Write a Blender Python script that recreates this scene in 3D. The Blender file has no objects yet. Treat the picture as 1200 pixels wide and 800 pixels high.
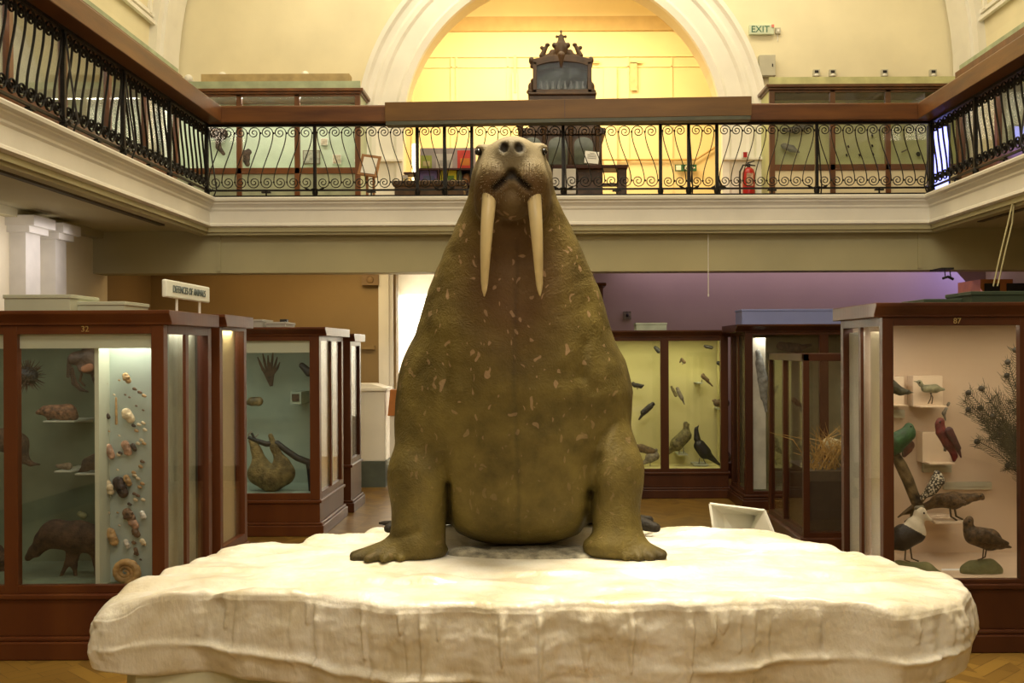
import bpy, math, random
import numpy as np
from mathutils import Vector, Matrix
from math import pi, sin, cos, radians as R
random.seed(7)
C = bpy.context.scene.collection
SC = bpy.context.scene

# ------------------------------------------------------------------ camera, world, exposure, lights
F_PX, VPX, HOR, CAMZ, ROLL = 1250.0, 635.0, 410.0, 1.7, 0.0045
cam_d = bpy.data.cameras.new('camera'); cam = bpy.data.objects.new('camera', cam_d); C.objects.link(cam)
cam_d.sensor_width = 36; cam_d.lens = F_PX/1200*36
cam_d.shift_x = (600-VPX)/1200; cam_d.shift_y = (HOR-400)/1200
cam_d.clip_start = 0.05; cam_d.clip_end = 100
cam.location = (0, 0, CAMZ); cam.rotation_euler = (pi/2, ROLL, 0)
SC.camera = cam
SC.view_settings.view_transform = 'Standard'; SC.view_settings.look = 'None'
SC.view_settings.exposure = 0.0; SC.view_settings.gamma = 1.0; SC.view_settings.use_curve_mapping = False
w = bpy.data.worlds.new('world'); SC.world = w; w.use_nodes = True
w.node_tree.nodes['Background'].inputs[0].default_value = (1, .85, .6, 1)
w.node_tree.nodes['Background'].inputs[1].default_value = 0.02

def area(name, loc, size, power, col, rot=(0, 0, 0), spread=180):
    l = bpy.data.lights.new(name, 'AREA'); l.shape = 'RECTANGLE'
    l.size, l.size_y = size; l.energy = power; l.color = col; l.spread = R(spread)
    o = bpy.data.objects.new(name, l); C.objects.link(o); o.location = loc; o.rotation_euler = rot
    return o
WARM = (1.0, .80, .50)
area('hall_light', (.35, 8.0, 9.6), (5.0, 9.0), 330, (1, .84, .55))
area('ice_spot', (.3, 5.6, 8.6), (1.6, 1.6), 78, (1, .88, .66), spread=45)
area('front_light', (.35, -2.6, 5.2), (5, 1.5), 105, (1, .85, .66), rot=(R(62), 0, 0))
area('front_high_fill', (.35, 1.0, 8.0), (4, 2), 280, (1, .90, .72), rot=(R(58), 0, 0))  # added fill to brighten the fascia and the walrus head
area('arch_room_light', (.4, 16.6, 7.6), (3.4, 1.6), 300, (1, .76, .38))
area('arch_room_wall_light', (-.6, 16.3, 6.8), (1.6, .8), 60, (1, .78, .42), rot=(R(60), 0, 0))
area('gallery_light', (.35, 13.4, 8.0), (8, .8), 150, (1, .87, .58))
area('violet_side_light', (5.4, 13.6, 2.6), (1.6, .9), 9, (.55, .45, 1.0), rot=(R(50), 0, R(70)))  # lamp put in for the violet tint under the right gallery
area('violet_soffit_light', (3.0, 13.7, 2.95), (4.0, .6), 14, (1.0, .72, .82))
area('doorway_light', (-1.4, 16.4, 2.6), (1.6, 1.6), 160, (1, .93, .78))
area('stair_light', (-3.2, 13.3, 2.95), (2.5, .7), 12, (1, .62, .25))
area('left_wall_fill', (-4.6, 10.2, 2.6), (.8, 1.6), 7, (.95, .85, .85), rot=(0, R(60), 0))  # added fill aimed at the left wall under the gallery

def P(px, py, d):
    """photo pixel + distance -> world point"""
    X = px - ROLL*(py-400); Y = py + ROLL*(px-600)
    return Vector(((X-VPX)*d/F_PX, d, CAMZ+(HOR-Y)*d/F_PX))

# ------------------------------------------------------------------ materials
MATS = {}
def nodes(name):
    m = bpy.data.materials.new(name); m.use_nodes = True; nt = m.node_tree
    return m, nt, nt.nodes['Principled BSDF']
def lnk(nt, a, b): nt.links.new(a, b)
def mat(name, col, rough=.55, var=.12, scale=6, bump=.0, bscale=40, metal=0, spec=.5, stretch=(1, 1, 1), coat=0, sub=0, col2=None, detail=4):
    if name in MATS: return MATS[name]
    m, nt, b = nodes(name); N = nt.nodes
    tc = N.new('ShaderNodeTexCoord'); mp = N.new('ShaderNodeMapping'); mp.inputs['Scale'].default_value = stretch
    lnk(nt, tc.outputs['Object'], mp.inputs[0])
    nz = N.new('ShaderNodeTexNoise'); nz.inputs['Scale'].default_value = scale; nz.inputs['Detail'].default_value = detail
    lnk(nt, mp.outputs[0], nz.inputs['Vector'])
    rp = N.new('ShaderNodeValToRGB'); rp.color_ramp.elements[0].position = .3; rp.color_ramp.elements[1].position = .7
    c2 = col2 if col2 else [c*(1-var*2) for c in col]
    rp.color_ramp.elements[0].color = (*c2, 1)
    rp.color_ramp.elements[1].color = (*col, 1) if col2 else (*[min(1, c*(1+var)) for c in col], 1)
    lnk(nt, nz.outputs[0], rp.inputs[0]); lnk(nt, rp.outputs[0], b.inputs['Base Color'])
    b.inputs['Roughness'].default_value = rough; b.inputs['Metallic'].default_value = metal
    b.inputs['Specular IOR Level'].default_value = spec; b.inputs['Coat Weight'].default_value = coat
    if sub: b.inputs['Subsurface Weight'].default_value = sub; b.inputs['Subsurface Radius'].default_value = (.03, .02, .01)
    if bump:
        n2 = N.new('ShaderNodeTexNoise'); n2.inputs['Scale'].default_value = bscale; n2.inputs['Detail'].default_value = 5
        lnk(nt, mp.outputs[0], n2.inputs['Vector'])
        bp = N.new('ShaderNodeBump'); bp.inputs['Strength'].default_value = bump; bp.inputs['Distance'].default_value = .02
        lnk(nt, n2.outputs[0], bp.inputs['Height']); lnk(nt, bp.outputs[0], b.inputs['Normal'])
    MATS[name] = m; return m
def glass_mat(name='glass', tint=(1, 1, 1), base=.03, top=.36):
    if name in MATS: return MATS[name]
    m, nt, b = nodes(name); N = nt.nodes; N.remove(b)
    t = N.new('ShaderNodeBsdfTransparent'); t.inputs[0].default_value = (*tint, 1)
    g = N.new('ShaderNodeBsdfGlossy'); g.inputs['Roughness'].default_value = .02
    lw = N.new('ShaderNodeLayerWeight'); lw.inputs[0].default_value = .25
    mr = N.new('ShaderNodeMapRange'); mr.inputs['To Min'].default_value = base; mr.inputs['To Max'].default_value = top
    mx = N.new('ShaderNodeMixShader')
    lnk(nt, lw.outputs['Fresnel'], mr.inputs[0]); lnk(nt, mr.outputs[0], mx.inputs[0]); lnk(nt, t.outputs[0], mx.inputs[1]); lnk(nt, g.outputs[0], mx.inputs[2])
    lnk(nt, mx.outputs[0], N['Material Output'].inputs[0]); MATS[name] = m; return m
GLASS = glass_mat('glass')
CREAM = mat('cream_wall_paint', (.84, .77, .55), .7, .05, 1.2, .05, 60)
CREAM2 = mat('arch_room_wall_paint', (.82, .70, .42), .7, .03, 1.5, .03, 60)
WHITE = mat('white_plaster', (.88, .86, .79), .55, .04, 2, .03, 50)
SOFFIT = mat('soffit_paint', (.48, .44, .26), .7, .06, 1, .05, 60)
OCHRE = mat('ochre_wall_paint', (.30, .205, .085), .7, .07, 1, .05, 60)
LILAC = mat('lilac_wall_paint', (.42, .33, .32), .7, .05, 1, .05, 60)
GRN = mat('pale_green_board', (.40, .46, .34), .7, .06, 2)
GRN_D = mat('dark_green_board', (.17, .22, .15), .7, .15, 3)
BLUE_B = mat('pale_blue_board', (.42, .50, .46), .7, .06, 3)
YEL_B = mat('yellow_green_board', (.60, .56, .27), .7, .06, 2)
PINK_B = mat('cream_pink_board', (.70, .55, .40), .7, .05, 2)
PALE = mat('pale_valance', (.58, .62, .50), .6, .03, 3)
CREAM_B = mat('cream_case_board', (.75, .66, .42), .6, .05, 3)
IRON = mat('wrought_iron', (.018, .016, .014), .45, .2, 30, .1, 80, metal=.6)
WOOD_D = mat('mahogany', (.085, .026, .008), .38, .45, 3.0, .06, 30, stretch=(1, 1, .12), coat=.05, spec=.3, col2=(.04, .011, .005))
WOOD_H = mat('handrail_oak', (.17, .062, .013), .4, .3, 5, .05, 40, stretch=(.25, .25, 2), coat=.05, spec=.35, col2=(.08, .026, .007))
WOOD_L = mat('golden_oak', (.36, .17, .05), .4, .25, 5, .05, 40, stretch=(1, 1, .2), col2=(.22, .09, .025))
WOOD_DK = mat('dark_carved_wood', (.115, .060, .026), .45, .4, 8, .2, 30, col2=(.05, .024, .011))
BRASS = mat('brass', (.65, .50, .22), .35, .1, 20, metal=.8)
def floor_mat():
    m, nt, b = nodes('herringbone_parquet'); N = nt.nodes
    tc = N.new('ShaderNodeTexCoord'); outs = []
    for ang, off in ((45, 0), (-45, .31)):
        mp = N.new('ShaderNodeMapping'); mp.inputs['Rotation'].default_value = (0, 0, R(ang)); mp.inputs['Location'].default_value = (off, off, 0)
        lnk(nt, tc.outputs['Object'], mp.inputs[0])
        bk = N.new('ShaderNodeTexBrick'); bk.inputs['Scale'].default_value = 1; bk.inputs['Brick Width'].default_value = .36; bk.inputs['Row Height'].default_value = .09
        bk.inputs['Mortar Size'].default_value = .002; bk.inputs['Color1'].default_value = (.27, .155, .030, 1); bk.inputs['Color2'].default_value = (.155, .085, .018, 1)
        bk.inputs['Mortar'].default_value = (.07, .035, .01, 1); lnk(nt, mp.outputs[0], bk.inputs[0]); outs.append(bk.outputs[0])
    wv = N.new('ShaderNodeTexWave'); wv.bands_direction = 'X'; wv.wave_profile = 'SAW'; wv.inputs['Scale'].default_value = .62
    lnk(nt, tc.outputs['Object'], wv.inputs[0])
    gt = N.new('ShaderNodeMath'); gt.operation = 'GREATER_THAN'; gt.inputs[1].default_value = .5; lnk(nt, wv.outputs[1], gt.inputs[0])
    mx = N.new('ShaderNodeMix'); mx.data_type = 'RGBA'; lnk(nt, gt.outputs[0], mx.inputs[0]); lnk(nt, outs[0], mx.inputs[6]); lnk(nt, outs[1], mx.inputs[7])
    lnk(nt, mx.outputs[2], b.inputs['Base Color']); b.inputs['Roughness'].default_value = .33
    return m
FLOOR = floor_mat()

# ------------------------------------------------------------------ mesh helpers
class MB:
    def __init__(s): s.v = []; s.f = []; s.m = []
    def add(s, vs, fs, mi=0):
        n = len(s.v); s.v += [tuple(v) for v in vs]; s.f += [tuple(i+n for i in f) for f in fs]; s.m += [mi]*len(fs); return s
    def box(s, x0, x1, y0, y1, z0, z1, mi=0):
        v = [(x, y, z) for z in (z0, z1) for y in (y0, y1) for x in (x0, x1)]
        return s.add(v, [(0, 2, 3, 1), (4, 5, 7, 6), (0, 1, 5, 4), (2, 6, 7, 3), (0, 4, 6, 2), (1, 3, 7, 5)], mi)
    def obox(s, c, h, rot, mi=0):
        M = rot.to_3x3(); v = [Vector(c)+M @ Vector((x*h[0], y*h[1], z*h[2])) for z in (-1, 1) for y in (-1, 1) for x in (-1, 1)]
        return s.add(v, [(0, 2, 3, 1), (4, 5, 7, 6), (0, 1, 5, 4), (2, 6, 7, 3), (0, 4, 6, 2), (1, 3, 7, 5)], mi)
    def tube(s, pts, r, n=6, mi=0, cap=True):
        pts = [Vector(p) for p in pts]; k = len(pts)
        rs = r if isinstance(r, (list, tuple)) else [r]*k; vs = []; fs = []
        up = None
        for i, p in enumerate(pts):
            t = (pts[min(i+1, k-1)]-pts[max(i-1, 0)]).normalized()
            if up is None: up = Vector((0, 0, 1)) if abs(t.z) < .9 else Vector((1, 0, 0))
            a = t.cross(up).normalized() if t.cross(up).length > 1e-5 else t.orthogonal().normalized()
            b = a.cross(t).normalized(); up = b
            for j in range(n):
                q = 2*pi*j/n; vs.append(p+(a*cos(q)+b*sin(q))*rs[i])
        for i in range(k-1):
            for j in range(n):
                fs.append((i*n+j, i*n+(j+1) % n, (i+1)*n+(j+1) % n, (i+1)*n+j))
        if cap: fs.append(tuple(range(n-1, -1, -1))); fs.append(tuple((k-1)*n+j for j in range(n)))
        return s.add(vs, fs, mi)
    def lathe(s, c, prof, n=20, mi=0, axis='z'):
        vs = []; fs = []; k = len(prof)
        for r, h in prof:
            for j in range(n):
                q = 2*pi*j/n
                p = (r*cos(q), r*sin(q), h) if axis == 'z' else (r*cos(q), h, r*sin(q)) if axis == 'y' else (h, r*cos(q), r*sin(q))
                vs.append(Vector(c)+Vector(p))
        for i in range(k-1):
            for j in range(n): fs.append((i*n+j, i*n+(j+1) % n, (i+1)*n+(j+1) % n, (i+1)*n+j))
        fs.append(tuple(range(n-1, -1, -1))); fs.append(tuple((k-1)*n+j for j in range(n)))
        return s.add(vs, fs, mi)
    def ell(s, c, r, n=12, m=8, mi=0):
        vs = [Vector(c)+Vector((0, 0, r[2]))]; fs = []
        for i in range(1, m):
            a = pi*i/m
            for j in range(n): q = 2*pi*j/n; vs.append(Vector(c)+Vector((r[0]*sin(a)*cos(q), r[1]*sin(a)*sin(q), r[2]*cos(a))))
        vs.append(Vector(c)-Vector((0, 0, r[2])))
        for j in range(n): fs.append((0, 1+j, 1+(j+1) % n)); L = len(vs)-1; fs.append((L, 1+(m-2)*n+(j+1) % n, 1+(m-2)*n+j))
        for i in range(m-2):
            for j in range(n): fs.append((1+i*n+j, 1+(i+1)*n+j, 1+(i+1)*n+(j+1) % n, 1+i*n+(j+1) % n))
        return s.add(vs, fs, mi)
    def prism(s, poly, y0, y1, mi=0, axis='y'):
        n = len(poly); vs = []
        for y in (y0, y1):
            for a, b in poly: vs.append((a, y, b) if axis == 'y' else (y, a, b) if axis == 'x' else (a, b, y))
        fs = [tuple(range(n)), tuple(range(2*n-1, n-1, -1))]+[(i, n+i, n+(i+1) % n, (i+1) % n) for i in range(n)]
        return s.add(vs, fs, mi)
    def sweep(s, prof, path, mi=0):
        """prof: (offset to the right of the path, z); path: xy points, mitred"""
        path = [Vector((p[0], p[1])) for p in path]; k = len(path); n = len(prof); vs = []; fs = []
        for i, p in enumerate(path):
            d0 = (path[i]-path[i-1]).normalized() if i else (path[1]-path[0]).normalized()
            d1 = (path[i+1]-path[i]).normalized() if i < k-1 else d0
            r0 = Vector((d0.y, -d0.x)); r1 = Vector((d1.y, -d1.x)); mt = (r0+r1); mt = mt/(mt.length**2)*2
            for o, z in prof: q = p+mt*o; vs.append((q.x, q.y, z))
        for i in range(k-1):
            for j in range(n): fs.append((i*n+j, (i+1)*n+j, (i+1)*n+(j+1) % n, i*n+(j+1) % n))
        fs.append(tuple(range(n))); fs.append(tuple((k-1)*n+j for j in range(n-1, -1, -1)))
        return s.add(vs, fs, mi)
    def build(s, name, m, parent=None, smooth=False, bevel=0, label=None):
        off = Vector((0, 0, 0))
        if parent is not None: off = Vector(parent['_o'])
        else:
            a = np.array(s.v); off = Vector(((a[:, 0].min()+a[:, 0].max())/2, (a[:, 1].min()+a[:, 1].max())/2, a[:, 2].min()))
        me = bpy.data.meshes.new(name); me.from_pydata([(v[0]-off[0], v[1]-off[1], v[2]-off[2]) for v in s.v], [], s.f)
        for mm in (m if isinstance(m, (list, tuple)) else [m]): me.materials.append(mm)
        if any(s.m): me.polygons.foreach_set('material_index', s.m)
        me.validate(); me.update()
        import bmesh
        bm = bmesh.new(); bm.from_mesh(me); bmesh.ops.recalc_face_normals(bm, faces=bm.faces); bm.to_mesh(me); bm.free()
        if smooth: me.polygons.foreach_set('use_smooth', [True]*len(me.polygons))
        o = bpy.data.objects.new(name, me); C.objects.link(o)
        if parent is not None: o.parent = parent; o['_o'] = tuple(off)
        else: o.location = off; o['_o'] = tuple(off)
        if bevel:
            b = o.modifiers.new('bevel', 'BEVEL'); b.width = bevel; b.segments = 2; b.limit_method = 'ANGLE'
        if label: o['label'] = label
        return o
def thing(name, label, cat, loc, group=None):
    o = bpy.data.objects.new(name, None); C.objects.link(o); o.location = loc; o['_o'] = tuple(loc); o.empty_display_size = .1
    o['label'] = label; o['category'] = cat
    if group: o['group'] = group
    return o
def tag(o, label, cat, group=None, kind=None):
    o['label'] = label; o['category'] = cat
    if group: o['group'] = group
    if kind: o['kind'] = kind
    return o
def struct(name, mb, m, **k):
    o = mb.build(name, m, None, **k); o['kind'] = 'structure'; return o
def copy_tree(o, parent=None):
    c = o.copy(); C.objects.link(c)
    if parent: c.parent = parent
    for ch in list(o.children): copy_tree(ch, c)
    return c
def text(parent, body, c, size, m, rotz=0, name='lettering', ext=.002, sx=1.0):
    cu = bpy.data.curves.new(name, 'FONT'); cu.body = body; cu.size = size; cu.extrude = ext; cu.align_x = 'CENTER'; cu.align_y = 'CENTER'
    t = bpy.data.objects.new('tmp', cu); C.objects.link(t); bpy.context.view_layer.update()
    me = bpy.data.meshes.new_from_object(t.evaluated_get(bpy.context.evaluated_depsgraph_get()))
    C.objects.unlink(t); bpy.data.objects.remove(t)
    M = Matrix.Translation(Vector(c)-Vector(parent['_o'])) @ Matrix.Rotation(rotz, 4, 'Z') @ Matrix.Rotation(pi/2, 4, 'X') @ Matrix.Diagonal((sx, 1, 1, 1))
    me.transform(M); me.materials.clear(); me.materials.append(m); me.name = name
    o = bpy.data.objects.new(name, me); C.objects.link(o); o.parent = parent; o['_o'] = parent['_o']; return o

# ------------------------------------------------------------------ implicit surfaces -> mesh (surface nets)
def smin(a, b, k):
    h = np.clip(.5+.5*(b-a)/k, 0, 1); return b+(a-b)*h-k*h*(1-h)
def smax(a, b, k): return -smin(-a, -b, k)
def s_ell(X, Y, Z, c, r):
    x, y, z = (X-c[0])/r[0], (Y-c[1])/r[1], (Z-c[2])/r[2]
    k0 = np.sqrt(x*x+y*y+z*z)+1e-9; k1 = np.sqrt((x/r[0])**2+(y/r[1])**2+(z/r[2])**2)+1e-9
    return k0*(k0-1)/k1
def s_cap(X, Y, Z, a, b, r1, r2, ys=1.0):
    bx, by, bz = b[0]-a[0], (b[1]-a[1])/ys, b[2]-a[2]; x, y, z = X-a[0], (Y-a[1])/ys, Z-a[2]
    h = np.clip((x*bx+y*by+z*bz)/(bx*bx+by*by+bz*bz+1e-12), 0, 1)
    return np.sqrt((x-h*bx)**2+(y-h*by)**2+(z-h*bz)**2)-(r1+(r2-r1)*h)
def nets(f, lo, hi, h, newton=2):
    ax = [np.arange(lo[i], hi[i]+h, h) for i in range(3)]
    G = f(ax[0][:, None, None], ax[1][None, :, None], ax[2][None, None, :]).astype(np.float32)
    G = np.broadcast_to(G, tuple(len(a) for a in ax)); n = G.shape; cs = (n[0]-1, n[1]-1, n[2]-1)
    S = G < 0; ids = []; pos = []; quads = []
    for d in range(3):
        sl0 = [slice(None)]*3; sl1 = [slice(None)]*3; sl0[d] = slice(0, -1); sl1[d] = slice(1, None)
        A = S[tuple(sl0)]; B = S[tuple(sl1)]; idx = np.array(np.nonzero(A != B)).T
        o1, o2 = [(1, 2), (2, 0), (0, 1)][d]
        idx = idx[(idx[:, o1] > 0) & (idx[:, o2] > 0) & (idx[:, o1] < cs[o1]) & (idx[:, o2] < cs[o2])]
        e = np.zeros(3, int); e[d] = 1
        g0 = G[tuple(idx.T)]; g1 = G[tuple((idx+e).T)]; t = g0/(g0-g1)
        p = idx.astype(float); p[:, d] += t
        cell = []
        for a, b in ((0, 0), (-1, 0), (-1, -1), (0, -1)):
            c = idx.copy(); c[:, o1] += a; c[:, o2] += b
            lin = (c[:, 0]*cs[1]+c[:, 1])*cs[2]+c[:, 2]; cell.append(lin); ids.append(lin); pos.append(p)
        q = np.stack(cell, 1); fl = ~(G[tuple(idx.T)] < 0); q[fl] = q[fl][:, ::-1]; quads.append(q)
    ids = np.concatenate(ids); pos = np.concatenate(pos); quads = np.concatenate(quads)
    u, inv = np.unique(ids, return_inverse=True); inv = inv.ravel(); cnt = np.bincount(inv)
    V = np.stack([np.bincount(inv, pos[:, i])/cnt*h+lo[i] for i in range(3)], 1)
    Q = np.searchsorted(u, quads)
    for _ in range(newton):
        e = h*.3; f0 = f(V[:, 0], V[:, 1], V[:, 2])
        g = np.stack([(f(V[:, 0]+e*(i == 0), V[:, 1]+e*(i == 1), V[:, 2]+e*(i == 2))-f0)/e for i in range(3)], 1)
        st = -g*(f0/np.maximum((g*g).sum(1), .05))[:, None]; ln = np.linalg.norm(st, axis=1)[:, None]
        V = V+st*np.minimum(1, h*.5/(ln+1e-9))
    return V, Q
def mesh_np(name, V, Q, m, parent=None, off=None, matfun=None):
    if off is None: off = parent['_o'] if parent is not None else ((V[:, 0].min()+V[:, 0].max())/2, (V[:, 1].min()+V[:, 1].max())/2, V[:, 2].min())
    me = bpy.data.meshes.new(name); me.from_pydata((V-np.array(off)).tolist(), [], Q.tolist())
    for mm in (m if isinstance(m, (list, tuple)) else [m]): me.materials.append(mm)
    if matfun is not None: me.polygons.foreach_set('material_index', matfun(V[Q].mean(1)).astype(int))
    me.update(); me.polygons.foreach_set('use_smooth', [True]*len(me.polygons))
    o = bpy.data.objects.new(name, me); C.objects.link(o); o['_o'] = tuple(float(x) for x in off)
    if parent is not None: o.parent = parent
    else: o.location = off
    return o
def blob(name, prims, m, parent=None, k=.02, h=None, matfun=None):
    """prims: ('e',c,r) ellipsoid or ('c',a,b,r1,r2[,ys]) tapered limb, blended into one surface"""
    los = []; his = []
    for p in prims:
        if p[0] == 'e': c, r = np.array(p[1]), np.array(p[2]); los.append(c-r); his.append(c+r)
        else:
            ys = p[5] if len(p) > 5 else 1
            for q, r in ((p[1], p[3]), (p[2], p[4])): q = np.array(q); rr = np.array((r, r*ys, r)); los.append(q-rr); his.append(q+rr)
    lo = np.min(los, 0); hi = np.max(his, 0); ext = float(max(hi-lo))
    if h is None: h = ext/46
    def f(X, Y, Z):
        d = None
        for p in prims:
            q = s_ell(X, Y, Z, p[1], p[2]) if p[0] == 'e' else s_cap(X, Y, Z, p[1], p[2], p[3], p[4], p[5] if len(p) > 5 else 1)
            d = q if d is None else smin(d, q, k)
        return d
    V, Q = nets(f, lo-3*h, hi+3*h, h, 1)
    return mesh_np(name, V, Q, m, parent, matfun=matfun)
def pxprims(lst, d, thick=1.0):
    """limbs given in photo pixels at distance d: (x1,y1,x2,y2,r1,r2[,dy[,ys]])"""
    out = []; k = d/F_PX
    for p in lst:
        dy = p[6] if len(p) > 6 else 0; ys = p[7] if len(p) > 7 else thick
        a = P(p[0], p[1], d); b = P(p[2], p[3], d)
        out.append(('c', (a.x, a.y+dy, a.z), (b.x, b.y+dy, b.z), p[4]*k, p[5]*k, ys))
    return out
# ------------------------------------------------------------------ the setting
XL, XR, XC = -5.15, 5.85, .35
GXL, GXR, GY = -3.70, 4.34, 12.0
YB, YE = -4.0, 14.8
ZG = 3.43
struct('floor', MB().box(-7, 8, YB, 20, -.2, 0), FLOOR)
struct('wall_left', MB().box(XL-.25, XL, YB, 12.65, 0, 5.45), CREAM)
struct('wall_left_lower_end', MB().box(XL-.25, XL, 12.65, 14.3, 0, 3.1), OCHRE)
struct('wall_left_upper_end', MB().box(XL-.25, XL, 12.65, YE, 3.1, 5.45), CREAM)
struct('wall_right', MB().box(XR, XR+.25, YB, YE, 0, 5.45), CREAM)
struct('wall_behind', MB().box(XL-.25, XR+.25, YB-.25, YB, 0, 11.2), CREAM)
# lower end wall: ochre on the left with a bright doorway, lilac on the right
mb = MB().box(XL, -1.92, 14.05, 14.3, 0, 3.1).box(-1.92, -.6, 14.05, 14.3, 2.72, 3.1)
struct('wall_back_lower_left', mb, OCHRE)
struct('wall_back_lower_right', MB().box(-.6, XR, 14.05, 14.3, 0, 3.1), LILAC)
mb = MB().box(-2.14, -1.95, 13.99, 14.05, 0, 3.1).box(-.58, -.4, 13.99, 14.05, 0, 3.1).box(-1.95, -.58, 13.99, 14.05, 2.72, 2.9).box(-2.08, -2.0, 13.95, 13.99, 0, 3.05)
struct('trim_1', mb, WHITE)
struct('wall_doorway_room', MB().box(-2.3, 0.2, 17.2, 17.3, 0, 3.1).box(-2.4, -2.3, 14.3, 17.3, 0, 3.1).box(.2, .3, 14.3, 17.3, 0, 3.1), mat('white_paint', (.9, .88, .8), .7, .02))
struct('trim_2', MB().box(XL, -2.2, 14.0, 14.05, 1.72, 1.77), OCHRE)
# barrel vault with its ribs
def vault(r0, r1, y0, y1, name, m, a0=0, a1=pi, n=48):
    mb = MB(); vs = []; fs = []
    for i in range(n+1):
        a = a0+(a1-a0)*i/n
        for rr in (r0, r1):
            for y in (y0, y1): vs.append((XC+rr*cos(a), y, 5.4+rr*sin(a)))
    for i in range(n):
        b = i*4; c = b+4
        fs += [(b, b+1, c+1, c), (b+2, c+2, c+3, b+3), (b, c, c+2, b+2), (b+1, b+3, c+3, c+1)]
    fs += [(0, 2, 3, 1), (n*4, n*4+1, n*4+3, n*4+2)]
    return struct(name, mb.add(vs, fs), m)
vault(5.5, 5.7, YB, YE, 'ceiling', CREAM)
vault(5.36, 5.5, 14.15, 14.75, 'trim_3', WHITE)
vault(5.40, 5.5, 13.98, 14.15, 'trim_4', WHITE)
vault(5.36, 5.5, 8.6, 9.2, 'trim_5', WHITE)
mb = MB()
for sx in (-1, 1):
    x = XC+sx*5.44
    for dz, t in ((0, .05), (.10, .03)):
        mb.box(min(x, x-sx*t), max(x, x-sx*t), 9.2, 13.98, 5.98+dz, 6.03+dz)
    mb.box(min(x, x-sx*.04), max(x, x-sx*.04), 13.82, 13.88, 6.1, 8.0)
struct('trim_6', mb, WHITE)
for sx, nm in ((-1, 'trim_7'), (1, 'trim_8')):    # pilasters below the rib
    x = XC+sx*5.5; struct(nm, MB().box(min(x, x-sx*.14), max(x, x-sx*.14), 14.15, 14.75, ZG, 5.4), WHITE)
# end wall with the arch
AX, AZ, AR, AO = .30, 4.71, 2.23, 2.84
mb = MB(); y0, y1 = YE, YE+.45
mb.box(XL-.2, AX-AR, y0, y1, 3.1, AZ).box(AX+AR, XR+.2, y0, y1, 3.1, AZ)
n = 40; vs = []; fs = []
for i in range(n+1):
    a = pi-pi*i/n; xa, za = AX+AR*cos(a), AZ+AR*sin(a)
    for y in (y0, y1): vs += [(xa, y, za), (xa, y, 11.1)]
for i in range(n):
    b = i*4; c = b+4; fs += [(b, c, c+1, b+1), (b+2, b+3, c+3, c+2), (b, b+2, c+2, c)]
mb.add(vs, fs); mb.box(XL-.2, AX-AR, y0, y1, AZ, 11.1).box(AX+AR, XR+.2, y0, y1, AZ, 11.1)
struct('wall_back', mb, CREAM)
# archivolt and jambs
mb = MB(); prof = [(AR-.03, 0), (AR-.03, .10), (AR+.06, .12), (AR+.10, .09), (AR+.30, .09), (AR+.34, .12), (AR+.40, .12), (AR+.44, .10), (AO-.10, .11), (AO-.06, .15), (AO, .15), (AO, 0)]
vs = []; fs = []; k = len(prof)
pathp = [(-1, 3.43, 0)]+[(None, pi-pi*i/48, 1) for i in range(49)]+[(1, 3.43, 0)]
for s_, v_, t_ in pathp:
    for r, dpt in prof:
        if t_: vs.append((AX+r*cos(v_), YE-dpt, AZ+r*sin(v_)))
        else: vs.append((AX+s_*r, YE-dpt, v_))
for i in range(len(pathp)-1):
    for j in range(k-1): fs.append((i*k+j, (i+1)*k+j, (i+1)*k+j+1, i*k+j+1))
struct('trim_9', mb.add(vs, fs), WHITE)
struct('trim_10', MB().box(AX-AO-.02, AX-AR+.02, YE-.17, YE, 4.30, 4.33).box(AX+AR-.02, AX+AO+.02, YE-.17, YE, 4.30, 4.33), WHITE)
# gallery floors, fascia, soffit beams
mb = MB().box(XL, GXL-.12, YB, 20, 3.15, 3.42).box(GXR+.12, XR, YB, 20, 3.15, 3.42).box(GXL-.12, GXR+.12, GY+.12, 20, 3.15, 3.42)
struct('floor_gallery', mb, mat('gallery_floor', (.30, .2, .1), .6))
fprof = [(-.14, 3.10), (-.14, 3.43), (.04, 3.43), (.05, 3.415), (.045, 3.39), (.01, 3.375), (.01, 3.36), (-.01, 3.345), (-.03, 3.32), (-.03, 3.30), (-.045, 3.28), (-.045, 3.15), (-.035, 3.14), (-.03, 3.115), (-.05, 3.105), (-.06, 3.10)]
struct('trim_11', MB().sweep(fprof, [(GXL, YB), (GXL, GY), (GXR, GY), (GXR, YB)]), WHITE)
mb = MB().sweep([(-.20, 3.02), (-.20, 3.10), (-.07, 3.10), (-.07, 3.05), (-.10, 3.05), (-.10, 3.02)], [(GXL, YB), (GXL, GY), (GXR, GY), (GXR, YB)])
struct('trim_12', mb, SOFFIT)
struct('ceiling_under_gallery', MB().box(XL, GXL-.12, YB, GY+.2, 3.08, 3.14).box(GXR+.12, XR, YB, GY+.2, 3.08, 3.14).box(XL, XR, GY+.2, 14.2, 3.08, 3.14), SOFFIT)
struct('trim_13', MB().box(GXL-.42, GXL-.36, YB, 11.5, 3.055, 3.08).box(GXR+.36, GXR+.42, YB, 11.5, 3.055, 3.08), mat('groove_shade_strip', (.10, .08, .05), .7))  # dark strips standing in for the shaded groove under the side galleries
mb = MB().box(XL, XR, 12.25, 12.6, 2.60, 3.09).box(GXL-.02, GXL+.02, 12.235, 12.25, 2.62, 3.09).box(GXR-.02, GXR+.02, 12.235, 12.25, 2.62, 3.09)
struct('trim_14', mb, SOFFIT)
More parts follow.
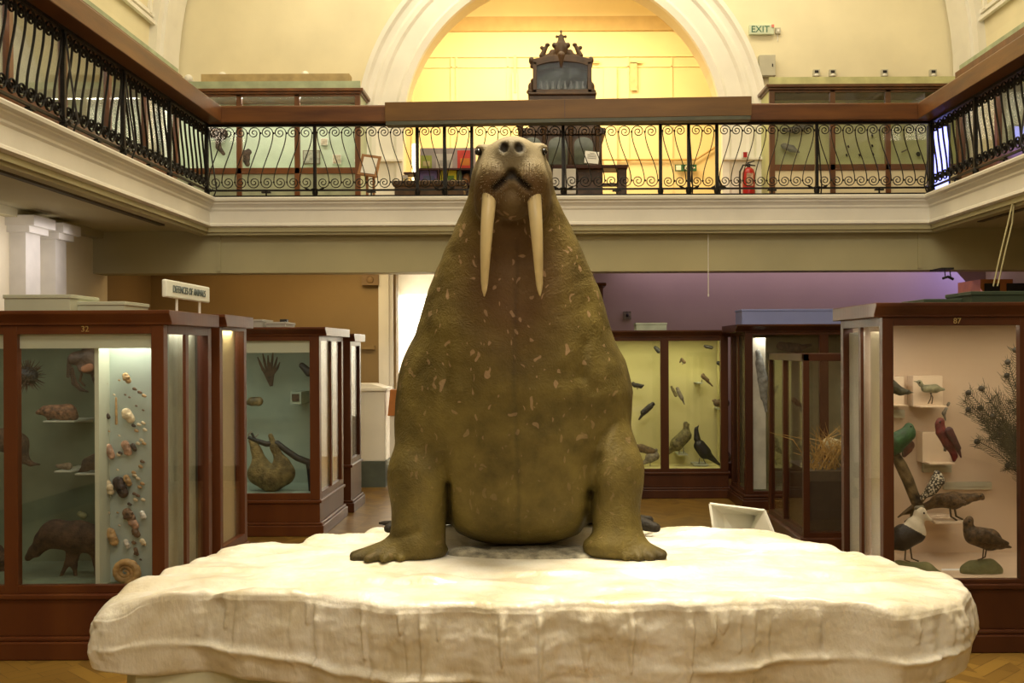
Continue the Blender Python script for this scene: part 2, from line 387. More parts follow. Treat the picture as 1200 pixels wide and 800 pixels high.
# side pilasters on the ground floor
for i, (ya, yb) in enumerate(((10.32, 10.62), (10.95, 11.2), (6.0, 6.4), (7.6, 8.0))):
    struct('trim_%d' % (15+i), MB().box(XL, XL+.16, ya, yb, 0, 2.86).box(XL, XL+.22, ya-.05, yb+.05, 2.86, 2.92).box(XL, XL+.28, ya-.08, yb+.08, 2.92, 3.02), mat('pilaster_paint', (.70, .68, .60), .6, .04))
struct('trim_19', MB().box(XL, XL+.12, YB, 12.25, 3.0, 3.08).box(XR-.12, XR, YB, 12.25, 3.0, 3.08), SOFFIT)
for sx, x, nm in ((1, XL, 'baseboard_left'), (-1, XR, 'baseboard_right')):
    struct(nm, MB().box(min(x, x+sx*.03), max(x, x+sx*.03), YB, 14.0, 0, .2), WOOD_D)
struct('baseboard_back', MB().box(XL, -2.14, 14.02, 14.05, 0, .2).box(-.4, XR, 14.02, 14.05, 0, .2), WOOD_D)
# room beyond the arch
BY = 18.6
struct('wall_arch_room', MB().box(-4.5, 5.2, BY, BY+.2, 3.42, 9).box(-4.5, -4.3, YE+.45, BY, 3.42, 9).box(5.0, 5.2, YE+.45, BY, 3.42, 9), CREAM2)
struct('ceiling_arch_room', MB().box(-4.5, 5.2, YE+.45, BY+.2, 8.6, 8.8), CREAM2)
mb = MB().box(-4.3, 5.0, BY-.05, BY, 7.25, 7.50)
struct('trim_20', mb, mat('cornice_ochre', (.52, .38, .17), .6, .04))
mb = MB()
def panel(x0, x1, z0, z1, w=.03, d=.02):
    mb.box(x0, x0+w, BY-d, BY, z0, z1).box(x1-w, x1, BY-d, BY, z0, z1).box(x0+w, x1-w, BY-d, BY, z1-w, z1)
for a, b in ((482, 530), (534, 596), (735, 788)):
    panel(P(a, 70, BY).x, P(b, 70, BY).x, 3.42, P(a, 64, BY).z)
mb.box(P(707, 0, BY).x, P(722, 0, BY).x, BY-.06, BY, 3.42, 6.6).box(P(600, 0, BY).x, P(606, 0, BY).x, BY-.09, BY, 3.42, 6.5).box(-4.3, 5.0, BY-.03, BY, 6.80, 6.83).box(-4.3, 5.0, BY-.02, BY, 6.62, 6.64)
struct('trim_21', mb, CREAM2)
mb = MB().box(P(738, 0, BY).x, P(746, 0, BY).x, BY-.06, BY-.04, P(0, 110, BY).z, P(740, 74, BY).z).box(P(738, 0, BY).x, P(752, 0, BY).x, BY-.06, BY-.04, P(740, 75, BY).z, P(740, 72, BY).z)
mb.box(P(688, 0, BY).x, P(702, 0, BY).x, BY-.06, BY-.04, P(690, 75, BY).z, P(690, 72, BY).z).box(P(602, 0, BY).x, P(605, 0, BY).x, BY-.10, BY-.09, P(600, 110, BY).z, P(600, 66, BY).z)
struct('trim_22', mb, mat('recess_brown', (.66, .54, .30), .7))
mb = MB().tube([P(690, 187, BY-.05), P(815, 187, BY-.05), P(850, 165, BY-.05)], .02)
struct('trim_23', mb, mat('wall_rail_ochre', (.55, .36, .12), .5))
# glow added for the brightly lit strip at the arch room's left
wb = MB().box(P(482, 0, BY).x, P(490, 0, BY).x, BY-.02, BY, 3.9, 5.3)
m_, nt_, b_ = nodes('lit_strip_glow'); b_.inputs['Emission Color'].default_value = (1, .93, .7, 1); b_.inputs['Emission Strength'].default_value = 2.5
struct('lit_strip', wb, m_)
# ------------------------------------------------------------------ ice floe
def ice_mat():
    m, nt, b = nodes('painted_ice'); N = nt.nodes
    tc = N.new('ShaderNodeTexCoord')
    n1 = N.new('ShaderNodeTexNoise'); n1.inputs['Scale'].default_value = 3.5; n1.inputs['Detail'].default_value = 6
    lnk(nt, tc.outputs['Object'], n1.inputs['Vector'])
    rp = N.new('ShaderNodeValToRGB'); e = rp.color_ramp.elements
    e[0].position = .34; e[0].color = (.60, .53, .38, 1); e[1].position = .64; e[1].color = (.80, .77, .68, 1)
    lnk(nt, n1.outputs[0], rp.inputs[0]); lnk(nt, rp.outputs[0], b.inputs['Base Color'])
    b.inputs['Roughness'].default_value = .38; b.inputs['Coat Weight'].default_value = .25; b.inputs['Coat Roughness'].default_value = .2
    b.inputs['Subsurface Weight'].default_value = .15; b.inputs['Subsurface Radius'].default_value = (.05, .04, .02)
    n2 = N.new('ShaderNodeTexNoise'); n2.inputs['Scale'].default_value = 26; n2.inputs['Detail'].default_value = 6
    mp = N.new('ShaderNodeMapping'); mp.inputs['Scale'].default_value = (1, 1, .5); lnk(nt, tc.outputs['Object'], mp.inputs[0]); lnk(nt, mp.outputs[0], n2.inputs['Vector'])
    bp = N.new('ShaderNodeBump'); bp.inputs['Strength'].default_value = .45; bp.inputs['Distance'].default_value = .02
    lnk(nt, n2.outputs[0], bp.inputs['Height']); lnk(nt, bp.outputs[0], b.inputs['Normal'])
    return m
ICE = ice_mat()
ICZ = .65
ic = np.array((0.0, 5.6))
outl = np.array([(-1.95, 4.62), (-1.80, 4.60), (-1.5, 4.72), (-1.25, 4.62), (-1.0, 4.64), (-.65, 4.52), (-.3, 4.56), (-.1, 4.50), (.08, 4.60), (.4, 4.52), (.75, 4.52), (1.0, 4.60), (1.2, 4.52), (1.42, 4.36), (1.60, 4.42), (1.80, 4.56), (1.90, 4.75),
                 (1.92, 5.0), (1.78, 5.25), (1.68, 5.6), (1.42, 5.95), (1.22, 6.3), (1.0, 6.6), (.5, 6.95), (0, 7.05), (-.6, 6.95), (-1.05, 6.6), (-1.25, 6.2), (-1.5, 5.95), (-1.66, 5.75), (-1.80, 5.4), (-1.86, 5.1), (-1.95, 4.85)])
oa = np.arctan2(outl[:, 1]-ic[1], outl[:, 0]-ic[0]); orr = np.hypot(outl[:, 0]-ic[0], outl[:, 1]-ic[1])
so = np.argsort(oa); oa, orr = oa[so], orr[so]
def vnoise(x, y, seed=0):
    rs = np.random.RandomState(seed); T = rs.rand(64, 64)
    xi = np.floor(x).astype(int); yi = np.floor(y).astype(int); fx = x-xi; fy = y-yi; fx = fx*fx*(3-2*fx); fy = fy*fy*(3-2*fy)
    g = lambda a, b: T[a % 64, b % 64]
    return (g(xi, yi)*(1-fx)+g(xi+1, yi)*fx)*(1-fy)+(g(xi, yi+1)*(1-fx)+g(xi+1, yi+1)*fx)*fy-.5
def fbm(x, y, seed=0, o=4):
    return sum(vnoise(x*2**i, y*2**i, seed+i)/2**i for i in range(o))
NA = 1800; th = np.linspace(-pi, pi, NA, endpoint=False)
Rr = np.interp(th, np.r_[oa-2*pi, oa, oa+2*pi], np.r_[orr, orr, orr])
kern = np.hanning(15); kern /= kern.sum(); Rr = np.convolve(np.r_[Rr[-7:], Rr, Rr[:7]], kern, 'valid')
def icetop(X, Y, rf):
    back = np.clip((Y-6.05)/.9, 0, 1)*np.clip((np.abs(X+.15)-.52)/.2, 0, 1)
    z = ICZ-.13*back*back*(3-2*back)
    calm = np.maximum(np.clip(1-np.hypot((X+.15)/1.0, (Y-5.60)/.60), 0, 1), np.clip(1-np.hypot((X+.15)/.75, (Y-6.4)/.9), 0, 1)); amp = 1-np.clip(calm*3, 0, 1)
    z = z+(.030*fbm(X*1.6, Y*2.6, 3)+.014*fbm(X*6, Y*12, 9, 3))*amp
    terr = vnoise(X*1.5+3, Y*6.5, 21); z = z+.013*np.clip(terr*10, -1, 1)*amp+.010*np.clip(vnoise(X*2.5, Y*9, 25)*12-2, -1, 1)*amp
    e = np.clip((rf-.955)/.045, 0, 1); z = z-.035*(1-np.sqrt(1-e*e*.96))
    z = z-.05*np.clip(-(X+1.55)/.4, 0, 1)*np.clip((5.2-Y)/.6, 0, 1)
    return z
rows = []
for rf in np.r_[np.linspace(.03, .94, 66), .955, .965, .975, .983, .99, .996, 1.0]:
    X = ic[0]+rf*Rr*np.cos(th); Y = ic[1]+rf*Rr*np.sin(th); rows.append(np.stack([X, Y, icetop(X, Y, rf)], 1))
zt = rows[-1][:, 2]
arc = np.cumsum(np.hypot(np.diff(np.r_[rows[-1][:, 0], rows[-1][0, 0]]), np.diff(np.r_[rows[-1][:, 1], rows[-1][0, 1]])))
fr = np.clip(-np.sin(th)*1.3, 0, 1)                     # front-facing part
zb = .34-.14*np.clip(fr*2-1.0, 0, 1)+.03*fbm(arc*2, arc*0, 31)
NS = 56; tot = arc[-1]
ri = np.random.RandomState(12); a_i = []; p_ = 0
while p_ < tot:
    p_ += ri.choice([.045, .07, .10, .22])*(.7+.6*ri.rand()); a_i.append(p_)
a_i = np.array(a_i); w_i = .012+.022*ri.rand(len(a_i)); L_i = .25+.7*ri.rand(len(a_i))**1.3; h_i = .010+.020*ri.rand(len(a_i))
for j in range(1, NS+1):
    s = j/NS; z = zt+(zb-zt)*s
    body = .020*np.sin(pi*min(1, s*1.05))+.006*(s > .03)
    dr = np.zeros(NA)
    for A_, W_, L_, H_ in zip(a_i, w_i, L_i, h_i):
        if s < L_:
            ww = W_*(1-s/L_)**.7+.003; u = np.abs(arc-A_)/(ww*1.5); dr = np.maximum(dr, H_*np.clip(1-u*u, 0, 1)*min(1, s*5)*(1-.5*s/L_))
    grv = -.012*np.clip(vnoise(arc*9, arc*0+5, 50)*3, 0, 1)*min(1, s*10)
    nz = .030*fbm(arc*2.2, z*5, 60)+.014*fbm(arc*9, z*12, 70, 3)
    ledge = .030*np.clip(fbm(arc*1.3, arc*0+2, 80)*2+.4, 0, 1)*np.exp(-((s-.66+.1*np.sin(arc*1.7))/.05)**2)
    under = -.05*max(0, (s-.93)/.07)**2
    o = body+dr+grv+nz*min(1, s*6)+ledge+under
    rows.append(np.stack([ic[0]+(Rr+o)*np.cos(th), ic[1]+(Rr+o)*np.sin(th), z], 1))
rows.append(np.stack([ic[0]+(Rr-.16)*np.cos(th), ic[1]+(Rr-.16)*np.sin(th), zb-.01], 1))
V = np.concatenate(rows); nr = len(rows); fs = []
i = np.arange(NA); i2 = (i+1) % NA
for r in range(nr-1): fs.append(np.stack([r*NA+i, r*NA+i2, (r+1)*NA+i2, (r+1)*NA+i], 1))
Q = np.concatenate(fs)[:, ::-1]
floe = thing('ice_floe', 'large cream white artificial ice floe with drips, carrying the walrus', 'ice floe', (0, 5.6, 0))
me = bpy.data.meshes.new('ice_slab')
Vl = (V-np.array((0, 5.6, 0))).tolist(); Ql = Q.tolist(); Ql.append(list(range(NA))); Ql.append([ (nr-1)*NA+q for q in range(NA)][::-1])
me.from_pydata(Vl, [], Ql); me.materials.append(ICE); me.update(); me.polygons.foreach_set('use_smooth', [True]*len(me.polygons))
o = bpy.data.objects.new('ice_slab', me); C.objects.link(o); o.parent = floe
pl = MB(); n = 90; vs = []; fs = []
for q in range(n):
    a = -pi+2*pi*q/n; rr = float(np.interp(a, th, Rr))-.10
    for z in (0, .36): vs.append((rr*cos(a), 5.6+rr*sin(a), z))
for q in range(n): a, b = q*2, ((q+1) % n)*2; fs.append((a, b, b+1, a+1))
pl.add(vs, fs+[tuple(range(0, 2*n, 2)), tuple(range(2*n-1, 0, -2))]); pl.build('plinth', mat('greenish_plinth', (.55, .55, .40), .6), floe, label='greenish white inset plinth under the ice')
# low grey slush patch below the belly
V2 = []
rs = np.random.RandomState(5)
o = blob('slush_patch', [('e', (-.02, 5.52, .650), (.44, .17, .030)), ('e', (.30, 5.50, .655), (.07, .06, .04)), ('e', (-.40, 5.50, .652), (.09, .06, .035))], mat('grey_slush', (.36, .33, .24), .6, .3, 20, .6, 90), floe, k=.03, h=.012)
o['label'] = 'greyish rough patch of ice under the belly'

# ------------------------------------------------------------------ walrus
WR = (-.15, 5.75, ICZ)
tz = np.array([.0, .12, .3, .6, .85, 1.0, 1.18, 1.37, 1.55, 1.72, 1.84, 1.95, 2.1])
ta = np.array([.40, .47, .53, .585, .585, .562, .515, .455, .378, .290, .232, .20, .18])
ty = np.array([.12, .10, .07, .04, .02, .01, -.01, -.04, -.08, -.14, -.19, -.23, -.25])
tb = np.array([.35, .38, .41, .45, .45, .43, .40, .355, .305, .26, .235, .22, .2])
def wnoise(X, Y, Z, s):
    return np.sin(X*s+1.3*np.sin(Z*s*.7))*np.sin(Y*s*1.1+2)*np.sin(Z*s*.9+np.sin(X*s*.6))
def walrus(X, Y, Z):
    a = np.interp(Z, tz, ta); yc = np.interp(Z, tz, ty); b = np.interp(Z, tz, tb)
    k0 = (np.abs((X-.0)/a)**2.2+np.abs((Y-yc)/b)**2.2)**(1/2.2)
    d = (k0-1)*np.minimum(a, b)*.85
    d = smax(d, .22-Z, .25); d = smax(d, Z-1.98, .1)
    bk = (np.abs((X-.03)/.47)**2.6+np.abs((Y+.02)/.385)**2.3+np.abs((Z-.42)/.40)**3.1)**(1/2.6); d = smin(d, (bk-1)*.38, .07)         # belly
    d = smin(d, s_ell(X, Y, Z, (0, .55, .33), (.47, .62, .37)), .15)             # hindquarters
    d = smin(d, s_ell(X, Y, Z, (0, .15, .75), (.56, .46, .5)), .15)
    # arms
    d2 = s_cap(X, Y, Z, (-.36, -.02, .84), (-.475, -.18, .40), .225, .155)
    d2 = smin(d2, s_cap(X, Y, Z, (-.475, -.18, .40), (-.482, -.26, .12), .155, .148), .12)
    d3 = s_cap(X, Y, Z, (.37, -.02, .84), (.505, -.19, .42), .22, .146)
    d3 = smin(d3, s_cap(X, Y, Z, (.505, -.19, .42), (.53, -.26, .12), .146, .130), .12)
    def foot(sx, cx, spread, d):
        f = s_ell(X, Y, Z, (cx, -.29, .045), (.165, .14, .085))
        for i, (ex, ey, r) in enumerate(((.30, -.345, .030), (.29, -.405, .028), (.22, -.44, .027), (.14, -.45, .026), (.06, -.43, .026))):
            f = smin(f, s_cap(X, Y, Z, (cx+sx*.05, -.29, .055), (cx+sx*ex*spread, ey, .012), .065, r*.8), .028)
        return smin(d, f, .06)
    d2 = foot(-1, -.50, 1.0, d2); d3 = foot(1, .52, .78, d3)
    d = smin(d, d2, .028+.11*np.clip((Z-.42)/.25, 0, 1)); d = smin(d, d3, .022+.12*np.clip((Z-.62)/.2, 0, 1))
    # hind flippers
    d = smin(d, s_cap(X, Y, Z, (.35, .75, .1), (.80, .40, .022), .10, .030), .04); d = smin(d, s_cap(X, Y, Z, (.60, .52, .05), (.78, .52, .05), .05, .022), .02)
    d = smin(d, s_cap(X, Y, Z, (-.35, .75, .1), (-.74, .42, .022), .10, .028), .04); d = smin(d, s_cap(X, Y, Z, (-.62, .50, .04), (-.80, .47, .045), .03, .010), .02)
    # head
    hd = s_ell(X, Y, Z, (0, -.30, 1.955), (.188, .23, .165))
    hd = smin(hd, s_ell(X, Y, Z, (.008, -.45, 1.985), (.135, .165, .118)), .06)
    for sx in (-1, 1):
        hd = smin(hd, s_ell(X, Y, Z, (.008+sx*.074, -.500, 1.872), (.108, .135, .130)), .04)
        hd = smin(hd, s_ell(X, Y, Z, (.008+sx*.130, -.43, 1.80), (.060, .12, .115)), .03)
        hd = smin(hd, s_ell(X, Y, Z, (sx*.146, -.36, 2.066), (.036, .065, .024)), .035)     # brow
    hd = smin(hd, s_ell(X, Y, Z, (.008, -.555, 2.015), (.070, .065, .062)), .035)           # nose
    d = smin(d, hd, .06)
    d = smin(d, s_ell(X, Y, Z, (.008, -.475, 1.792), (.098, .13, .098)), .008)              # chin
    for sx in (-1, 1):   # nostrils, mouth corners, tusk sockets
        d = smax(d, -s_ell(X, Y, Z, (.008+sx*.037, -.622, 2.028), (.024, .04, .030)), .010)
        d = smax(d, -s_cap(X, Y, Z, (.008, -.60, 1.905), (.008+sx*.085, -.62, 1.82), .014, .014), .02)
    d = smax(d, -s_cap(X, Y, Z, (.008, -.62, 1.907), (.008, -.62, 1.895), .014, .02), .02)
    d = smax(d, -s_cap(X, Y, Z, (.008, -.655, 1.99), (.008, -.655, 1.90), .012, .012), .04)
    # creases: armpits, shoulder hollows, chest folds
    for p, q, r in (((.40, -.45, .72), (.385, -.42, .50), .012), ((.385, -.43, .50), (.38, -.40, .20), .015), ((-.325, -.42, .40), (-.33, -.40, .12), .028),
                    ((-.37, -.40, 1.16), (-.345, -.46, .98), .016), ((.36, -.40, 1.14), (.37, -.46, 1.0), .020), ((.45, -.36, .86), (.38, -.44, .70), .010),
                    ((-.12, -.43, 1.60), (.13, -.43, 1.60), .008), ((-.17, -.42, 1.50), (.16, -.42, 1.52), .006)):
        d = smax(d, -s_cap(X, Y, Z, p, q, r, r*.8), .07)
    for x0, z0, x1, z1, am, r in ((.46, .62, .425, .48, .012, .024), (.43, .50, .40, .30, .024, .026), (.405, .32, .375, .12, .030, .03), (-.335, .36, -.335, .06, .040, .018), (-.37, .52, -.335, .36, .012, .02),
                        (-.334, 1.10, -.330, .86, .008, .030), (.365, 1.08, .357, .92, .009, .028), (.357, .92, .41, .84, .007, .028), (.52, .68, .43, .56, .010, .018), (.02, 1.6, .02, .1, .004, .008), (-.48, .14, -.62, .10, .01, .02)):
        t = np.clip(((X-x0)*(x1-x0)+(Z-z0)*(z1-z0))/((x1-x0)**2+(z1-z0)**2), 0, 1)
        d = d+am*np.exp(-((X-x0-t*(x1-x0))**2+(Z-z0-t*(z1-z0))**2)/r**2)*np.clip(-Y*6, 0, 1)
    # undulating hide
    d = d-.005*wnoise(X, Y, Z, 9)-.003*wnoise(X+.3, Y, Z, 23)-.0005*np.sin(Z*95+4*np.sin(X*9)+3*np.sin(Y*7))*np.clip((1.75-Z)*3, 0, 1)*np.clip((Z-1.1)*3, 0, 1)
    return smax(d, -Z-.004, .012)
V, Q = nets(walrus, (-1.0, -.78, -.03), (.98, 1.3, 2.2), .0125, 2)
def hide_mat():
    m, nt, b = nodes('walrus_hide'); N = nt.nodes
    tc = N.new('ShaderNodeTexCoord'); at = N.new('ShaderNodeVertexColor'); at.layer_name = 'pigment'
    sep = N.new('ShaderNodeSeparateColor'); lnk(nt, at.outputs[0], sep.inputs[0])
    n1 = N.new('ShaderNodeTexNoise'); n1.inputs['Scale'].default_value = 5; n1.inputs['Detail'].default_value = 8; n1.inputs['Roughness'].default_value = .65
    lnk(nt, tc.outputs['Object'], n1.inputs['Vector'])
    rp = N.new('ShaderNodeValToRGB'); e = rp.color_ramp.elements
    e[0].position = .32; e[0].color = (.065, .047, .011, 1); e[1].position = .68; e[1].color = (.145, .108, .026, 1); lnk(nt, n1.outputs[0], rp.inputs[0])
    def mix(fac, a, col, amt=1.0):
        x = N.new('ShaderNodeMix'); x.data_type = 'RGBA'
        mm = N.new('ShaderNodeMath'); mm.operation = 'MULTIPLY'; mm.inputs[1].default_value = amt; mm.use_clamp = True; lnk(nt, fac, mm.inputs[0])
        lnk(nt, mm.outputs[0], x.inputs[0]); lnk(nt, a, x.inputs[6]); x.inputs[7].default_value = (*col, 1); return x.outputs[2]
    c = mix(sep.outputs[1], rp.outputs[0], (.10, .048, .020), .75)      # reddish chest
    c = mix(sep.outputs[0], c, (.23, .19, .115), .85)                   # greyer head
    # pale scars: short streaks
    vo = N.new('ShaderNodeTexVoronoi'); vo.inputs['Scale'].default_value = 18; mp = N.new('ShaderNodeMapping')
    nz = N.new('ShaderNodeTexNoise'); nz.inputs['Scale'].default_value = 7; lnk(nt, tc.outputs['Object'], nz.inputs['Vector'])
    ad = N.new('ShaderNodeMix'); ad.data_type = 'VECTOR'; ad.inputs[0].default_value = .16
    lnk(nt, tc.outputs['Object'], ad.inputs[4]); lnk(nt, nz.outputs[1], ad.inputs[5])
    mp.inputs['Scale'].default_value = (2.2, 1, 1.1); lnk(nt, ad.outputs[1], mp.inputs[0]); lnk(nt, mp.outputs[0], vo.inputs['Vector'])
    cs = N.new('ShaderNodeSeparateColor'); lnk(nt, vo.outputs['Color'], cs.inputs[0])
    lt = N.new('ShaderNodeMath'); lt.operation = 'MULTIPLY'; lnk(nt, cs.outputs[0], lt.inputs[0]); lnk(nt, cs.outputs[1], lt.inputs[1])
    sz = N.new('ShaderNodeMapRange'); lnk(nt, lt.outputs[0], sz.inputs[0]); sz.inputs['From Min'].default_value = .04; sz.inputs['From Max'].default_value = .9; sz.inputs['To Min'].default_value = .05; sz.inputs['To Max'].default_value = .48
    df = N.new('ShaderNodeMath'); df.operation = 'SUBTRACT'; lnk(nt, sz.outputs[0], df.inputs[0]); lnk(nt, vo.outputs['Distance'], df.inputs[1])
    sc = N.new('ShaderNodeMapRange'); sc.inputs['From Min'].default_value = 0; sc.inputs['From Max'].default_value = .06; lnk(nt, df.outputs[0], sc.inputs[0])
    ms = N.new('ShaderNodeMath'); ms.operation = 'MULTIPLY'; lnk(nt, sc.outputs[0], ms.inputs[0]); lnk(nt, at.outputs[1], ms.inputs[1])
    c = mix(ms.outputs[0], c, (.36, .23, .13), .6)
    c = mix(sep.outputs[2], c, (.014, .011, .009), .93)
    lnk(nt, c, b.inputs['Base Color']); b.inputs['Roughness'].default_value = .62; b.inputs['Specular IOR Level'].default_value = .2
    b.inputs['Sheen Weight'].default_value = .0; b.inputs['Sheen Roughness'].default_value = .5; b.inputs['Sheen Tint'].default_value = (.8, .7, .3, 1)
    n2 = N.new('ShaderNodeTexNoise'); n2.inputs['Scale'].default_value = 55; n2.inputs['Detail'].default_value = 6; lnk(nt, tc.outputs['Object'], n2.inputs['Vector'])
    n3 = N.new('ShaderNodeTexVoronoi'); n3.inputs['Scale'].default_value = 60; n3.feature = 'DISTANCE_TO_EDGE'; lnk(nt, ad.outputs[1], n3.inputs['Vector'])
    a2 = N.new('ShaderNodeMath'); a2.operation = 'ADD'; lnk(nt, n2.outputs[0], a2.inputs[0]); lnk(nt, n3.outputs[0], a2.inputs[1])
    bp = N.new('ShaderNodeBump'); bp.inputs['Strength'].default_value = .35; bp.inputs['Distance'].default_value = .01
    lnk(nt, a2.outputs[0], bp.inputs['Height']); lnk(nt, bp.outputs[0], b.inputs['Normal'])
    return m
wal = thing('walrus', 'huge brown stuffed walrus with two long tusks, propped upright on the ice floe', 'walrus', WR)
me = bpy.data.meshes.new('body'); me.from_pydata(V.tolist(), [], Q.tolist()); me.materials.append(hide_mat()); me.update()
me.polygons.foreach_set('use_smooth', [True]*len(me.polygons))
x, y, z = V.T
g = lambda c, r: np.exp(-(((x-c[0])/r[0])**2+((y-c[1])/r[1])**2+((z-c[2])/r[2])**2))
def seg(x0, z0, x1, z1, r):
    t = np.clip(((x-x0)*(x1-x0)+(z-z0)*(z1-z0))/((x1-x0)**2+(z1-z0)**2), 0, 1)
    return 1.3*np.exp(-(((x-x0-t*(x1-x0))**2+(z-z0-t*(z1-z0))**2)/r**2))*(y < -.48)
head = np.clip((z-1.86)/.12, 0, 1)*np.clip(1.25-1.1*np.maximum(g((-.085, -.58, 1.84), (.115, .25, .10)), g((.10, -.58, 1.84), (.115, .25, .10))), 0, 1)
chest = np.clip(1.5*g((.0, -.4, 1.42), (.24, .4, .34))+.95*np.maximum(g((-.085, -.58, 1.84), (.115, .25, .11)), g((.10, -.58, 1.84), (.115, .25, .11))), 0, 1)
chin = g((.008, -.58, 1.79), (.10, .12, .07)); head = np.clip(head+.25*chin, 0, 1)
blk = np.maximum.reduce([1.7*g((.008+s*.037, -.600, 2.028), (.025, .045, .029)) for s in (-1, 1)]+[seg(.008, 1.910, .008, 1.890, .020)]
                        + [seg(.008, 1.905, .008+s*.082, 1.835, .014) for s in (-1, 1)]
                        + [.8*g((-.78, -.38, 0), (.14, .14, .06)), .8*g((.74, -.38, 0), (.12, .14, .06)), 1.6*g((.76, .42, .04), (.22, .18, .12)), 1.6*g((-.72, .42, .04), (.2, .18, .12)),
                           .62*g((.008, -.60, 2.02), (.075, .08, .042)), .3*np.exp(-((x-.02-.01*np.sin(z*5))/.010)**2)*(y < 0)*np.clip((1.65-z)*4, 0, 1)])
scar = np.clip(.22+1.7*g((0, -.4, 1.40), (.42, .5, .36))+.6*g((0, -.4, .9), (.6, .5, .35)), 0, 1)*np.clip((1.80-z)/.1, 0, 1)
ca = me.color_attributes.new('pigment', 'FLOAT_COLOR', 'POINT')
ca.data.foreach_set('color', np.stack([head, chest, np.clip(blk, 0, 1), scar], 1).ravel().astype(np.float32))
body = bpy.data.objects.new('body', me); C.objects.link(body); body.parent = wal; body['_o'] = WR
def wl(p): return (p[0]+WR[0], p[1]+WR[1], p[2]+WR[2])
IV = mat('old_ivory', (.62, .50, .26), .35, .12, 14, .05, 40, stretch=(1, 1, .1), coat=.2)
for bx, tx in ((-.098, -.132), (.112, .142)):
    pts = []; rs_ = []
    for i in range(19):
        t = i/18; pts.append(wl((bx+(tx-bx)*t**1.4+.006*sin(t*pi)*(1 if bx > 0 else -1), -.552-.045*sin(t*pi)+.047*t*t, 1.860-.545*t))); rs_.append(.036*(1-.62*t**1.6)*(1 if t < .93 else (1-t)/.07*.75+.2)*(min(1, .72+t*6)))
    MB().tube(pts, rs_, 14).build('tusk', IV, wal, smooth=True)
EYE = mat('glass_eye_black', (.008, .007, .006), .08, 0)
for ex in (-.163, .164): MB().ell(wl((ex, -.400, 2.044)), (.020, .026, .018), 16, 12).build('eye', EYE, wal, smooth=True)
# stubbly whiskers on the pads
wk = MB(); rs = np.random.RandomState(2)
pc = V[(z > 1.77) & (z < 1.955) & (y < -.50) & (np.abs(x-.008) > .028) & (np.abs(x-.008) < .15)]
nn = rs.choice(len(pc), 260, replace=False)
for i in nn:
    p = pc[i]; sx = 1 if p[0] > .008 else -1; c = np.array((.008+sx*.08, -.44, 1.87)); n = (p-c); n = n/np.linalg.norm(n)+np.array((0, 0, -.25))
    wk.tube([wl(p), wl(p+n*.014)], [.0016, .0006], 4)
w_ = wk.build('whiskers', mat('straw_whisker', (.24, .18, .09), .5), wal); w_['kind'] = 'stuff'; w_['label'] = 'short pale stubble on the muzzle pads'
# ------------------------------------------------------------------ gallery balustrades
HZ = 4.26   # underside of the handrail
def scroll_pts(s, zt, zb, flip=1):
    """S-shaped bar with a spiral at each end inside a width s"""
    r = s*.5; pts = []
    N = 22
    for i in range(N):      # top spiral, from inside out
        t = i/(N-1); a = R(-470)+R(470+180)*t; rr = r*(.16+.84*t**1.1); pts.append((s/2+rr*cos(a)*1.0, zt-r+rr*sin(a)))
    pts = pts[:-1]
    for i in range(11):
        t = i/10; pts.append((s*(3*t*t-2*t**3), (zt-r)+(zb+r-zt+r)*t))
    for i in range(1, N):
        t = 1-i/(N-1); a = R(-470)+R(470+180)*t; rr = r*(.16+.84*t**1.1); pts.append((s/2-rr*cos(a), zb+r-rr*sin(a)))
    return [(p[0] if flip > 0 else s-p[0], p[1]) for p in pts]
BAR = {}
def bar_mesh(s, flip):
    key = (round(s, 3), flip)
    if key not in BAR:
        mb = MB(); pts = scroll_pts(s*.96, 4.235, 3.535, flip); mb.tube([(p[0], 0, p[1]-3.43) for p in pts], .0054, 6); mb.v = [(v[0], v[1]*2.1, v[2]) for v in mb.v]
        for nx, nz_ in ((0, 4.235-s/2), (s, 3.535+s/2)): mb.ell((nx if flip > 0 else s-nx, 0, nz_-3.43), (.012, .012, .014), 6, 5)
        me = bpy.data.meshes.new('baluster'); me.from_pydata([tuple(v) for v in mb.v], [], mb.f); me.materials.append(IRON); me.update(); BAR[key] = me
    return BAR[key]
